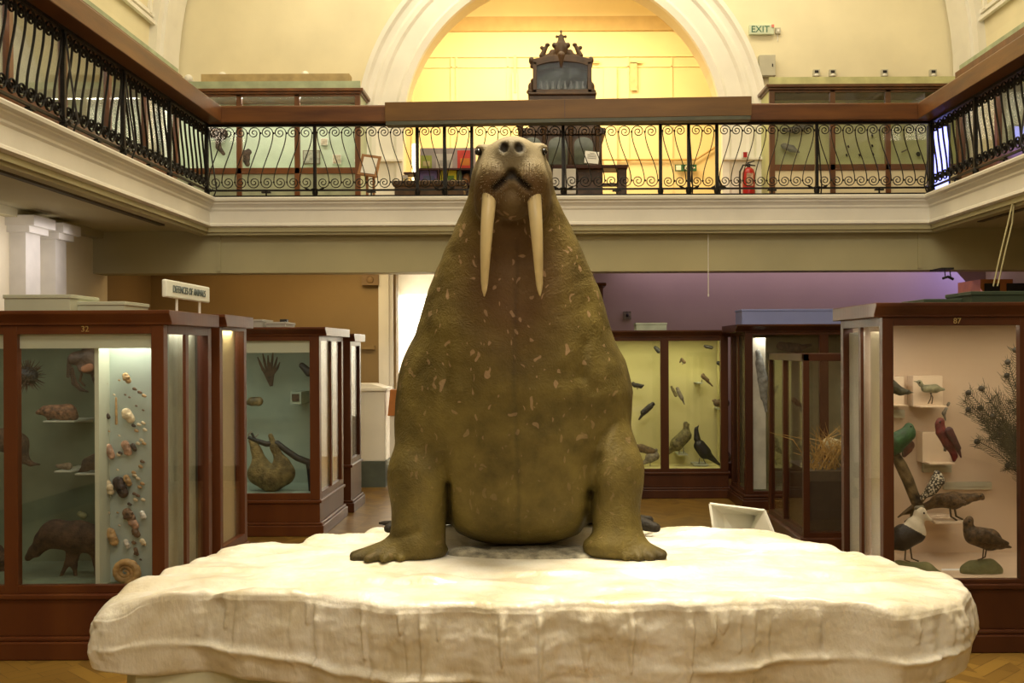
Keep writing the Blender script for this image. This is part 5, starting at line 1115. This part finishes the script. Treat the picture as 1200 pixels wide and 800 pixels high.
specimen('long_spine', 'long thin brown spine mounted upright on the blue board', 'fossil', dF, [(136, 466, 136.5, 496, 1.2, 1.6)], SHC[0], k=.004)
for i, (px, py) in enumerate(((158, 455), (164, 459), (169, 463), (157, 498), (163, 497), (168, 495), (170, 503), (160, 504), (166, 515), (162, 519), (169, 519), (167, 540), (165, 546), (158, 556), (162, 560), (157, 553), (167, 566), (164, 570), (158, 578), (162, 580), (159, 585), (141, 530), (139, 532), (157, 635), (152, 590), (168, 585), (134, 462), (147, 462), (152, 465), (140, 445), (160, 475), (168, 480), (140, 510), (128, 505), (138, 550), (126, 548), (128, 600), (138, 600), (140, 615), (126, 612), (147, 655), (165, 655))):
    r_ = 2.4 if i < 26 else 1.4
    specimen('small_shell', 'tiny shell or fossil among the rows on the pale blue board', 'shell', dF+.01, [(px-r_*.4, py, px+r_*.5, py+r_*.4, r_*.8, r_*.6)], SHC[rs.choice([0, 1, 1, 3, 4])], k=.003, h=.0022, group='tiny shells on the pale blue board')
# ammonite: coiled tube
c_ = P(147, 672, 6.05); t = thing('ammonite', 'large coiled tan ammonite on the floor of case 32', 'ammonite', (c_.x, c_.y, .38))
pts = []; rr = []
for i in range(110):
    q = i/109; a_ = -q*2*pi*2.6+2.3; r0 = .006+.062*q; pts.append((c_.x+r0*cos(a_)*1.05, c_.y, c_.z+.008+r0*sin(a_))); rr.append((.006+.019*q)*(1+.06*sin(i*1.9)))
MB().tube(pts, rr, 12).build('coil', mat('ammonite_tan', (.48, .30, .12), .5, .3, 14, .3, 50), t, smooth=True)
e_ = pts[-1]; MB().tube([e_, (e_[0]+.03, e_[1], e_[2]+.015), (e_[0]+.07, e_[1]+.01, e_[2]+.02)], [.025, .028, .030], 12).build('opening', mat('ammonite_tan', (.5, .3, .1)), t, smooth=True)
# small things seen through the side of case 32
specimen('pebble_pile', 'grey pebbly nest material at the bottom side pane of case 32', 'stones', 6.5, [(200, 658, 210, 660, 5, 5), (192, 660, 198, 661, 4, 4)], mat('grey_pebble', (.3, .28, .22), .8, .5, 40, .8, 60), k=.01)
specimen('grey_model', 'upright grey shape seen through the side pane of case 32', 'model', 6.55, [(203, 425, 203, 445, 6, 7)], mat('slate_grey', (.17, .19, .17), .6), k=.01, thick=.15)
# sloth case
dS = 10.3
t = animal('stuffed_sloth', 'tan brown stuffed sloth hanging curled beneath a branch', 'sloth', dS, [(305, 556, 318, 560, 13, 15), (318, 560, 331, 556, 15, 13), (302, 553, 305, 546, 11, 10), (334, 553, 331, 544, 11, 9), (303, 545, 299, 528, 6, 4), (309, 543, 300, 520, 4.5, 2.5), (331, 545, 322, 524, 7, 4.5), (322, 524, 317, 510, 4, 2.8), (301, 530, 293, 516, 4, 2)], mat('sloth_fur', (.22, .165, .06), .85, .35, 14, .9, 60), k=.05, thick=.9, eye=(312, 556, 12), legs=((0, (293, 516), (291, 509), (295, 505)), (0, (300, 520), (299, 512), (303, 508))), legr=.9)
t = thing('branch', 'black forked branch holding up the sloth', 'branch', P(330, 578, dS))
MB().tube([P(x_, y_, dS) for x_, y_ in ((291, 512), (300, 516), (312, 520), (325, 519), (335, 527), (348, 536), (361, 541), (364, 550), (367, 577))], [.016, .022, .028, .030, .030, .032, .034, .038, .042], 8).build('limb', BLK, t, smooth=True)
MB().tube([P(x_, y_, dS) for x_, y_ in ((301, 517), (297, 511), (295, 507))], .012, 6).build('twig', BLK, t)
t = thing('antler_coral', 'dark branching coral like specimen at the top of the sloth case', 'specimen', P(316, 450, 10.7))
mb = MB(); base = P(318, 452, 10.7)
for a_, b_ in ((-14, -34), (-8, -38), (-2, -36), (4, -40), (9, -34), (12, -28), (-11, -26), (0, -28)): mb.tube([base, P(316+a_*.35, 438, 10.7), P(316+a_*.75, 452+b_*.75, 10.7), P(316+a_, 452+b_, 10.7)], [.016, .014, .014, .006], 6)
mb.build('branches', FUR_B, t)
specimen('mounted_tortoise', 'brown tortoise shell mounted above the sloth', 'tortoise', 10.7, [(295, 470, 303, 470, 5, 5.5), (290, 472, 295, 471, 2, 4)], mat('tortoise_brown', (.2, .15, .06), .5, .4, 15, .3, 40)); specimen('mounted_bat', 'small dark winged specimen in the top right of the sloth case', 'specimen', 10.7, [(354, 428, 362, 436, 3.5, 5)], BLK)
t = thing('small_box_mount', 'small dark box mount right of the tortoise shell', 'mount', P(346, 476, 10.7)); a, b = P(340, 459, 10.6), P(353, 473, 10.6)
MB().box(a.x, b.x, 10.6, 10.98, b.z, a.z).build('box', mat('teal_box', (.30, .36, .28), .6), t); MB().box(a.x+.02, b.x-.02, 10.59, 10.6, b.z+.03, a.z-.02).build('opening', FUR_B, t)
shelf(303, 350, 574.5, 10.4, .4, 'pale label strip on the floor of the sloth case below the animal', th=3)
# bird wall case D
dd = 12.6
BC = [('black', BLK), ('brown', BRN), ('grey', GRY), ('olive', OLV)]
birds = [
 ('small black and white bird perched high, nearest the walrus arm', [(744, 451, 751, 452, 2.8, 2.5), (742, 450, 742, 449, 2, 2), (751, 453, 754, 451, 2, 1)], BLK, ((0, (747, 453), (747, 456)),)),
 ('glossy black bird with long tail at the left pane of the bird case', [(754, 483, 762, 476, 3.5, 3.5), (764, 474, 765, 473, 2.5, 2.4), (765, 473, 767.5, 474, 1, .4), (754, 484, 749, 491, 2.2, 1)], BLK, ((0, (759, 480), (759, 484)),)),
 ('tiny dark bird at the top of the centre mullion of the bird case', [(768, 407, 772, 411, 2, 3)], BLK, ()),
 ('large brown bird at the lower left of the bird case', [(752, 525, 765, 529, 5, 4), (750, 523, 745, 522, 3, 2), (765, 529, 770, 527, 2, 1)], BRN, ()),
 ('grey brown ground bird by the centre mullion at the bottom', [(762, 536, 768, 534, 6, 5), (768, 530, 769, 527, 2, 2), (758, 540, 752, 543, 3, 2)], GRY, ((0, (762, 541), (762, 546)),)),
 ('dark bird flying at the top of the right pane of the bird case', [(828, 406, 834, 407, 2, 2), (826, 405, 829, 406, 1.5, 1.5)], BLK, ()),
 ('little brown bird under the flying bird, left of it', [(799, 421, 802, 424, 2, 2), (798, 422, 797, 424, 1, 1)], BRN, ((0, (800, 424), (800, 427)),)),
 ('small dark bird at the top right corner of the right pane', [(842, 425, 849, 429, 2.5, 2.5), (849, 429, 852, 431, 2, 1)], BLK, ()),
 ('brown long tailed bird on a short perch in the upper right pane', [(824, 441, 829, 445, 2.6, 2.4), (823.5, 439.5, 824, 439, 2, 2), (829, 446, 835, 452, 1.6, .8)], BRN, ((0, (823, 444), (822, 448)),)),
 ('pair member woodpecker clinging upright, with pale breast', [(795, 458, 799, 466, 2.6, 2.4), (794.5, 456, 794, 455, 2, 2), (799, 466, 802, 473, 1.6, .8)], GRY, ()),
 ('thin woodpecker clinging to the left of its pair', [(788, 455, 792, 463, 1.8, 2), (787, 453, 787, 453, 1.5, 1.5)], OLV, ()),
 ('brown ducklike bird on a shelf at the right edge of the right pane', [(840, 472, 850, 472, 4, 5), (838, 469, 836, 469, 2, 1.5)], BRN, ()),
 ('large grey brown pheasant hen standing at the bottom of the right pane', [(793, 520, 803, 510, 8, 7.5), (804, 505, 804, 499, 4.5, 3.4), (804, 497, 803.5, 496, 3, 2.8), (806, 497, 808, 497, 1.2, .5), (790, 523, 783, 530, 5, 2.5)], OLV, ((0, (796, 526), (796, 532)), (0, (801, 524), (801, 531)))),
 ('large black crested bird with long tail at the bottom of the right pane', [(820, 522, 826, 530, 7, 7.5), (817, 514, 816, 505, 4, 2.6), (816, 503, 816, 502, 2.3, 2.3), (817.5, 500, 819, 498, 1, .6), (830, 533, 843, 544, 4.5, 1.4)], BLK, ((0, (820, 536), (819, 543)), (0, (824, 537), (827, 543)))),
 ('brown bird squatting at the bottom right corner of the right pane', [(850, 530, 853, 536, 4, 5)], BRN, ()),
]
for lab, pr, mm, lg in birds: animal('stuffed_bird', lab, 'bird', dd, pr, mm, legs=lg, k=.007 if pr[0][4] < 4.5 else .014, legr=.6)
shelf(794, 806, 531.5, dd, .28, 'little shelf under the pheasant hen in the bird case', 1.5); shelf(813, 830, 543.5, dd-.02, .28, 'little shelf under the black crested bird', 1.5); shelf(841, 852, 478, dd, .28, 'little shelf under the ducklike bird', 1.5); shelf(817, 824, 448, dd, .28, 'short perch shelf under the long tailed bird', 1)
# heron in case C, bird in showcase
animal('stuffed_heron', 'grey heron hanging beside the white board of the far tall case', 'bird', 11.42, [(890, 425, 894, 445, 5, 6), (894, 445, 895, 465, 6, 4), (888, 412, 890, 420, 3, 4), (896, 468, 898, 482, 3, 1.5)], mat('heron_grey', (.25, .27, .27), .6, .3, 20), k=.02)
animal('stuffed_bird', 'dark bird high on the back of the far tall case', 'bird', 11.9, [(915, 405, 935, 408, 5, 6), (935, 408, 950, 404, 4, 2)], FUR_B)
animal('stuffed_bird', 'dull brown bird on the floor seen through the glass showcase', 'bird', 11.9, [(906, 522, 910, 532, 5, 7), (908, 512, 908, 516, 2.5, 3)], OLV, legs=((0, (909, 538), (909, 545)),))
animal('stuffed_bird', 'small dark bird seen through the side of the glass showcase', 'bird', 11.9, [(930, 468, 935, 472, 3, 3.5), (936, 473, 939, 476, 2, 1)], BRN)

# ------------------------------------------------------------------ case 87
d7 = 6.42
k7 = d7/F_PX
CARD = mat('white_card', (.76, .62, .46), .6, .02)
def mount(px0, py0, px1, py1, label, d=6.68, th=.02):
    a, b = P(px0, py0, d), P(px1, py1, d); t = thing('mount_board', label, 'board', ((a.x+b.x)/2, d, b.z))
    MB().box(a.x, b.x, d, 6.79, b.z, a.z).build('board', CARD, t, bevel=.004); MB().box(a.x+.01, b.x-.01, d-.10, d, b.z, b.z+.008).build('ledge', CARD, t); return t
mount(1036, 441, 1060, 475, 'white mount board behind the dark bird at the left of case 87'); mount(1070, 440, 1105, 476, 'white square mount board behind the small wading bird'); mount(1081, 506, 1114, 542, 'white mount board behind the red parrot')
for a_, b_, c_, d_, lab in ((1082, 543, 1115, 553, 'pale label strip under the red parrot board'), (1106, 565, 1162, 573, 'long pale label strip above the pheasant'), (1044, 480, 1060, 489, 'small label strip under the left mount board')):
    p0, p1 = P(a_, b_, 6.76), P(c_, d_, 6.76); tag(MB().box(p0.x, p1.x, 6.755, 6.79, p1.z, p0.z).box(p0.x+.01, p1.x-.01, 6.75, 6.755, (p0.z+p1.z)/2-.002, (p0.z+p1.z)/2+.002).build('label_strip', mat('faded_label', (.55, .53, .40), .6)), lab, 'label')
p0, p1 = P(1107, 668, 6.2), P(1144, 679, 6.2); tag(MB().add([(p0.x, 6.2, p1.z), (p1.x, 6.2, p1.z), (p1.x, 6.25, p0.z), (p0.x, 6.25, p0.z), (p0.x, 6.27, p1.z), (p1.x, 6.27, p1.z)], [(0, 1, 2, 3), (3, 2, 5, 4), (0, 3, 4), (1, 5, 2), (0, 4, 5, 1)]).build('label_card', mat('paper_white', (.8, .8, .8))), 'white tent label card between the two rocks in case 87', 'label')
DUCK = mat('brown_duck_plumage', (.10, .058, .024), .6, .45, 40, .5, 90); PHE = mat('pheasant_brown', (.12, .072, .03), .6, .4, 35, .5, 90)
GRNP = mat('parrot_green', (.015, .085, .022), .5, .3, 20, .3, 80); REDP = mat('parrot_red', (.13, .014, .012), .5, .35, 18, .3, 80); BLUP = mat('parrot_dark_red', (.06, .015, .02), .5, .3, 20)
FOOT = mat('bird_foot', (.10, .07, .04), .6)
WHT = mat('white_plumage', (.70, .64, .50), .6, .08, 20, .2, 80)
# brown duck on rock, facing left
animal('brown_duck', 'brown duck standing on the right hand rock in case 87', 'duck', 6.15, [(1141, 627, 1160, 632, 11, 13), (1160, 632, 1172, 637, 10, 6), (1172, 638, 1185, 641, 4, 1.2), (1136, 622, 1135, 613, 6, 4.5), (1135, 611, 1136, 609, 4.8, 4.8), (1132, 613, 1131, 620, 2.4, 1.6)], DUCK, parts=(('wing', [(1146, 625, 1174, 634, 8, 2.5, -.07)], mat('duck_wing', (.075, .045, .02), .6, .4, 40, .4, 90), 'darker folded wing'),),
       legs=((-.02, (1151, 642), (1150, 653), (1144, 655)), (.02, (1158, 642), (1156, 653), (1150, 656))), legm=FOOT, legr=.9, k=.02, eye=(1134, 610, 4.4))
# eider duck, facing right
zsplit = P(1065, 617, 6.15).z; xs_sp = P(1062, 0, 6.15).x
def eider(c): 
    x_, z_ = c[:, 0], c[:, 2]; return np.where((z_ < zsplit-(x_-xs_sp)*.55) & (x_ < P(1082, 0, 6.15).x), 1, 0)
animal('eider_duck', 'black and white duck standing on the left hand rock in case 87', 'duck', 6.15, [(1060, 628, 1072, 624, 15, 13), (1054, 632, 1046, 634, 13, 10), (1072, 614, 1079, 606, 10, 6), (1077, 601, 1079, 599, 6, 6), (1082, 603, 1091, 609, 3.2, 1.6), (1046, 634, 1036, 632, 8, 2)], [WHT, BLK], matfun=eider,
       parts=(('crown', [(1074, 595, 1081, 594, 2.6, 2.2, 0, .9)], mat('grey_crown', (.18, .17, .12), .6), 'dark grey crown'),), legs=((-.02, (1060, 642), (1059, 655), (1065, 657)), (.02, (1068, 640), (1070, 655), (1078, 658))), legm=FOOT, legr=1.0, k=.025, eye=(1081, 600, 5.4))
# rocks
ROCK = mat('mossy_rock', (.24, .24, .11), .85, .4, 9, .8, 24, col2=(.12, .13, .055))
for pr, lab in (([(1055, 668, 1085, 668, 11, 9), (1040, 668, 1052, 668, 10, 10), (1085, 668, 1100, 672, 8, 4)], 'mossy green rock under the black and white duck'), ([(1140, 665, 1160, 663, 9, 9), (1132, 668, 1145, 670, 7, 7), (1160, 668, 1168, 668, 8, 7)], 'mossy green rock under the brown duck')):
    specimen('mossy_rock', lab, 'rock', 6.17, pr, ROCK, k=.03, thick=1.0)
# pheasant facing right, long tail left
animal('pheasant', 'long tailed brown pheasant on a shelf in the middle of case 87', 'pheasant', d7+.08, [(1100, 586, 1118, 586, 8, 10), (1118, 586, 1132, 585, 9, 6), (1132, 584, 1143, 582, 5, 4), (1143, 582, 1149, 581, 4, 4), (1151, 582, 1154, 586, 2, .8), (1098, 588, 1075, 597, 6, 3.5), (1075, 597, 1053, 604, 3, 1.2)], PHE,
       parts=(('tail_feather', [(1090, 592, 1070, 605, 3, 2), (1070, 605, 1060, 611, 2, .8)], BRN, None), ('wing', [(1104, 583, 1126, 588, 7, 3, -.055)], DUCK, 'darker folded wing')),
       legs=((-.02, (1112, 594), (1113, 604), (1120, 609)), (.02, (1120, 594), (1122, 605), (1130, 609))), legm=FOOT, legr=1.3, k=.022, eye=(1148, 580, 3.8))
shelf(1094, 1131, 610, d7+.06, .32, 'cream shelf under the long tailed pheasant', 2.5, CARD)
# stump with spotted bird
tr = thing('tree_stump', 'curved dark tree stump leaning at the left side of case 87', 'stump', P(1075, 600, d7+.05))
MB().tube([P(x_, y_, d7+.05) for x_, y_ in ((1049, 532), (1056, 545), (1064, 562), (1070, 578), (1076, 592), (1072, 606))], [.026, .036, .036, .034, .036, .03], 12).build('trunk', mat('mossy_bark', (.14, .10, .045), .85, .5, 14, .9, 30), tr, smooth=True)
MB().tube([P(x_, y_, d7+.05) for x_, y_ in ((1076, 588), (1084, 580), (1092, 574))], [.022, .018, .012], 10).build('side_branch', mat('mossy_bark', (.1, .1, .1)), tr, smooth=True)
MB().tube([P(x_, y_, d7+.05) for x_, y_ in ((1072, 592), (1060, 600), (1052, 606))], [.016, .010, .004], 8).build('root', BRN, tr, smooth=True)
m_sp, nt_, b_ = nodes('spotted_plumage'); ck = nt_.nodes.new('ShaderNodeTexVoronoi'); ck.inputs['Scale'].default_value = 75; tcx = nt_.nodes.new('ShaderNodeTexCoord'); rpx = nt_.nodes.new('ShaderNodeValToRGB')
lnk(nt_, tcx.outputs['Object'], ck.inputs['Vector']); lnk(nt_, ck.outputs['Distance'], rpx.inputs[0]); lnk(nt_, rpx.outputs[0], b_.inputs['Base Color']); b_.inputs['Roughness'].default_value = .6
rpx.color_ramp.elements[0].position = .38; rpx.color_ramp.elements[0].color = (.55, .5, .38, 1); rpx.color_ramp.elements[1].position = .5; rpx.color_ramp.elements[1].color = (.035, .03, .02, 1)
animal('spotted_bird', 'black and white speckled bird perched on the tree stump', 'bird', d7-.02, [(1092, 573, 1099, 563, 7, 8), (1098, 557, 1098, 554, 4.5, 3.6), (1101, 555, 1104, 557, 1.2, .5), (1088, 577, 1080, 584, 5, 2)], m_sp, k=.02, eye=(1099, 554, 3.3))
# parrots
animal('green_parrot', 'green parrot perched on the tree stump top in case 87', 'parrot', d7, [(1050, 518, 1064, 508, 12, 9), (1064, 506, 1065, 500, 6, 5), (1067, 501, 1070, 504, 2.6, 1.3), (1048, 524, 1040, 532, 9, 5)], GRNP,
       parts=(('wing', [(1058, 520, 1068, 522, 7, 6, .03), (1066, 526, 1061, 533, 5, 3, .02)], mat('parrot_brown_wing', (.12, .035, .02), .5, .3, 20), 'brown red flank'),), k=.02, eye=(1066, 499, 4.6), legs=((0, (1058, 526), (1058, 534)),), legm=FOOT, legr=1.2)
animal('red_parrot', 'dark red parrot on the white board in case 87', 'parrot', d7, [(1103, 506, 1112, 518, 6.5, 7.5), (1102, 499, 1102, 494, 5.2, 5), (1098, 497, 1098, 500, 1.8, 1.2), (1112, 520, 1119, 534, 6, 3), (1118, 532, 1118, 539, 3, 2)], REDP,
       parts=(('wing', [(1109, 504, 1120, 524, 5, 3, -.045), (1120, 524, 1124, 535, 3, 1, -.03)], BLUP, 'dark maroon folded wing'),), k=.02, eye=(1100, 494, 4.7), legs=((0, (1107, 524), (1107, 528)), (.02, (1110, 525), (1109, 529))), legm=FOOT, legr=1.3)
animal('grey_wader', 'small grey green wading bird on the square white board', 'bird', 6.62, [(1084, 455, 1096, 455, 4.5, 5), (1096, 455, 1106, 456, 4, 1.5), (1079, 450, 1078, 448, 2.8, 2.8), (1077, 447, 1071, 446.5, 1, .4)], mat('grey_green_plumage', (.22, .22, .13), .6, .3, 30, .3, 90), legs=((0, (1090, 460), (1093, 465), (1092, 473)), (.02, (1093, 460), (1092, 467), (1089, 473))), legm=FOOT, legr=.7, k=.015, eye=(1077, 448, 2.5))
animal('dark_bird', 'dark olive bird with long bill at the left edge of case 87', 'bird', d7+.1, [(1044, 452, 1055, 458, 8, 5), (1055, 458, 1063, 459, 3.5, 2.8), (1065, 459, 1071, 460, 1, .5)], mat('dark_olive_plumage', (.045, .045, .025), .5, .4, 25, .3, 90), k=.02, eye=(1064, 458, 2.5))
specimen('perched_songbird', 'tiny grey bird clinging above the red parrot', 'bird', 6.7, [(1109, 478, 1106, 484, 1.8, 2.4), (1106, 484, 1108, 492, 1.8, .9), (1111, 474, 1112, 472, 1.8, 1.6)], GRY, k=.008)
# peacock train
rs = random.Random(21)
t = thing('peacock', 'spread peacock train with dark eye feathers at the right of case 87', 'peacock', P(1205, 620, 6.6))
PCF = mat('peacock_barb', (.05, .043, .018), .6, .3, 20); PCE = mat('peacock_eye', (.03, .025, .018), .35, .4, 25); root = P(1222, 600, 6.5)
tips = [(1181, 424), (1150, 455), (1135, 460), (1135, 480), (1149, 478), (1180, 440), (1193, 452), (1171, 508), (1145, 517), (1181, 545), (1195, 500), (1131, 470), (1164, 488), (1188, 480), (1190, 410), (1192, 530), (1160, 470), (1150, 490), (1156, 500), (1166, 476), (1172, 492), (1178, 500), (1184, 470), (1168, 462), (1160, 512), (1176, 520), (1186, 510)]
for i, (tx, ty) in enumerate(tips):
    tip = P(tx, ty, 6.48+.012*(i % 6)); mid = P((tx+1222)/2+2, (ty+600)/2-28, 6.5+.012*(i % 6)); pts = []
    for j in range(15):
        q = j/14; pts.append(root.lerp(mid, q).lerp(mid.lerp(tip, q), q))
    mb = MB().tube(pts, .0022, 4)
    for j in range(4, 14):
        for u_ in range(3):
            for s_ in (-1, 1):
                q = pts[j].lerp(pts[min(14, j+1)], u_/3); dr = (pts[min(14, j+1)]-pts[j-1]).normalized(); n_ = Vector((-dr.z, 0, dr.x))*s_
                L = rs.uniform(.03, .065); mb.tube([q, q+dr*L*.45+n_*L*.55+Vector((0, rs.uniform(-.01, .01), 0)), q+dr*L*1.0+n_*L*.75], [.0023, .0018, .0008], 3)
    for s_ in range(16):
        a_ = rs.uniform(0, 6.28); l_ = rs.uniform(.03, .055); mb.tube([tip, tip+Vector((cos(a_)*l_, rs.uniform(-.01, .01), sin(a_)*l_))], [.0018, .0006], 3)
    f = mb.build('feather', PCF, t); 
    if i not in (11, 16, 13) and i < 17: MB().ell(tip, (.019, .006, .018), 12, 8).ell(tip+Vector((0, -.005, 0)), (.012, .004, .011), 10, 6).build('eye_spot', PCE, f, label='dark blue eye spot')
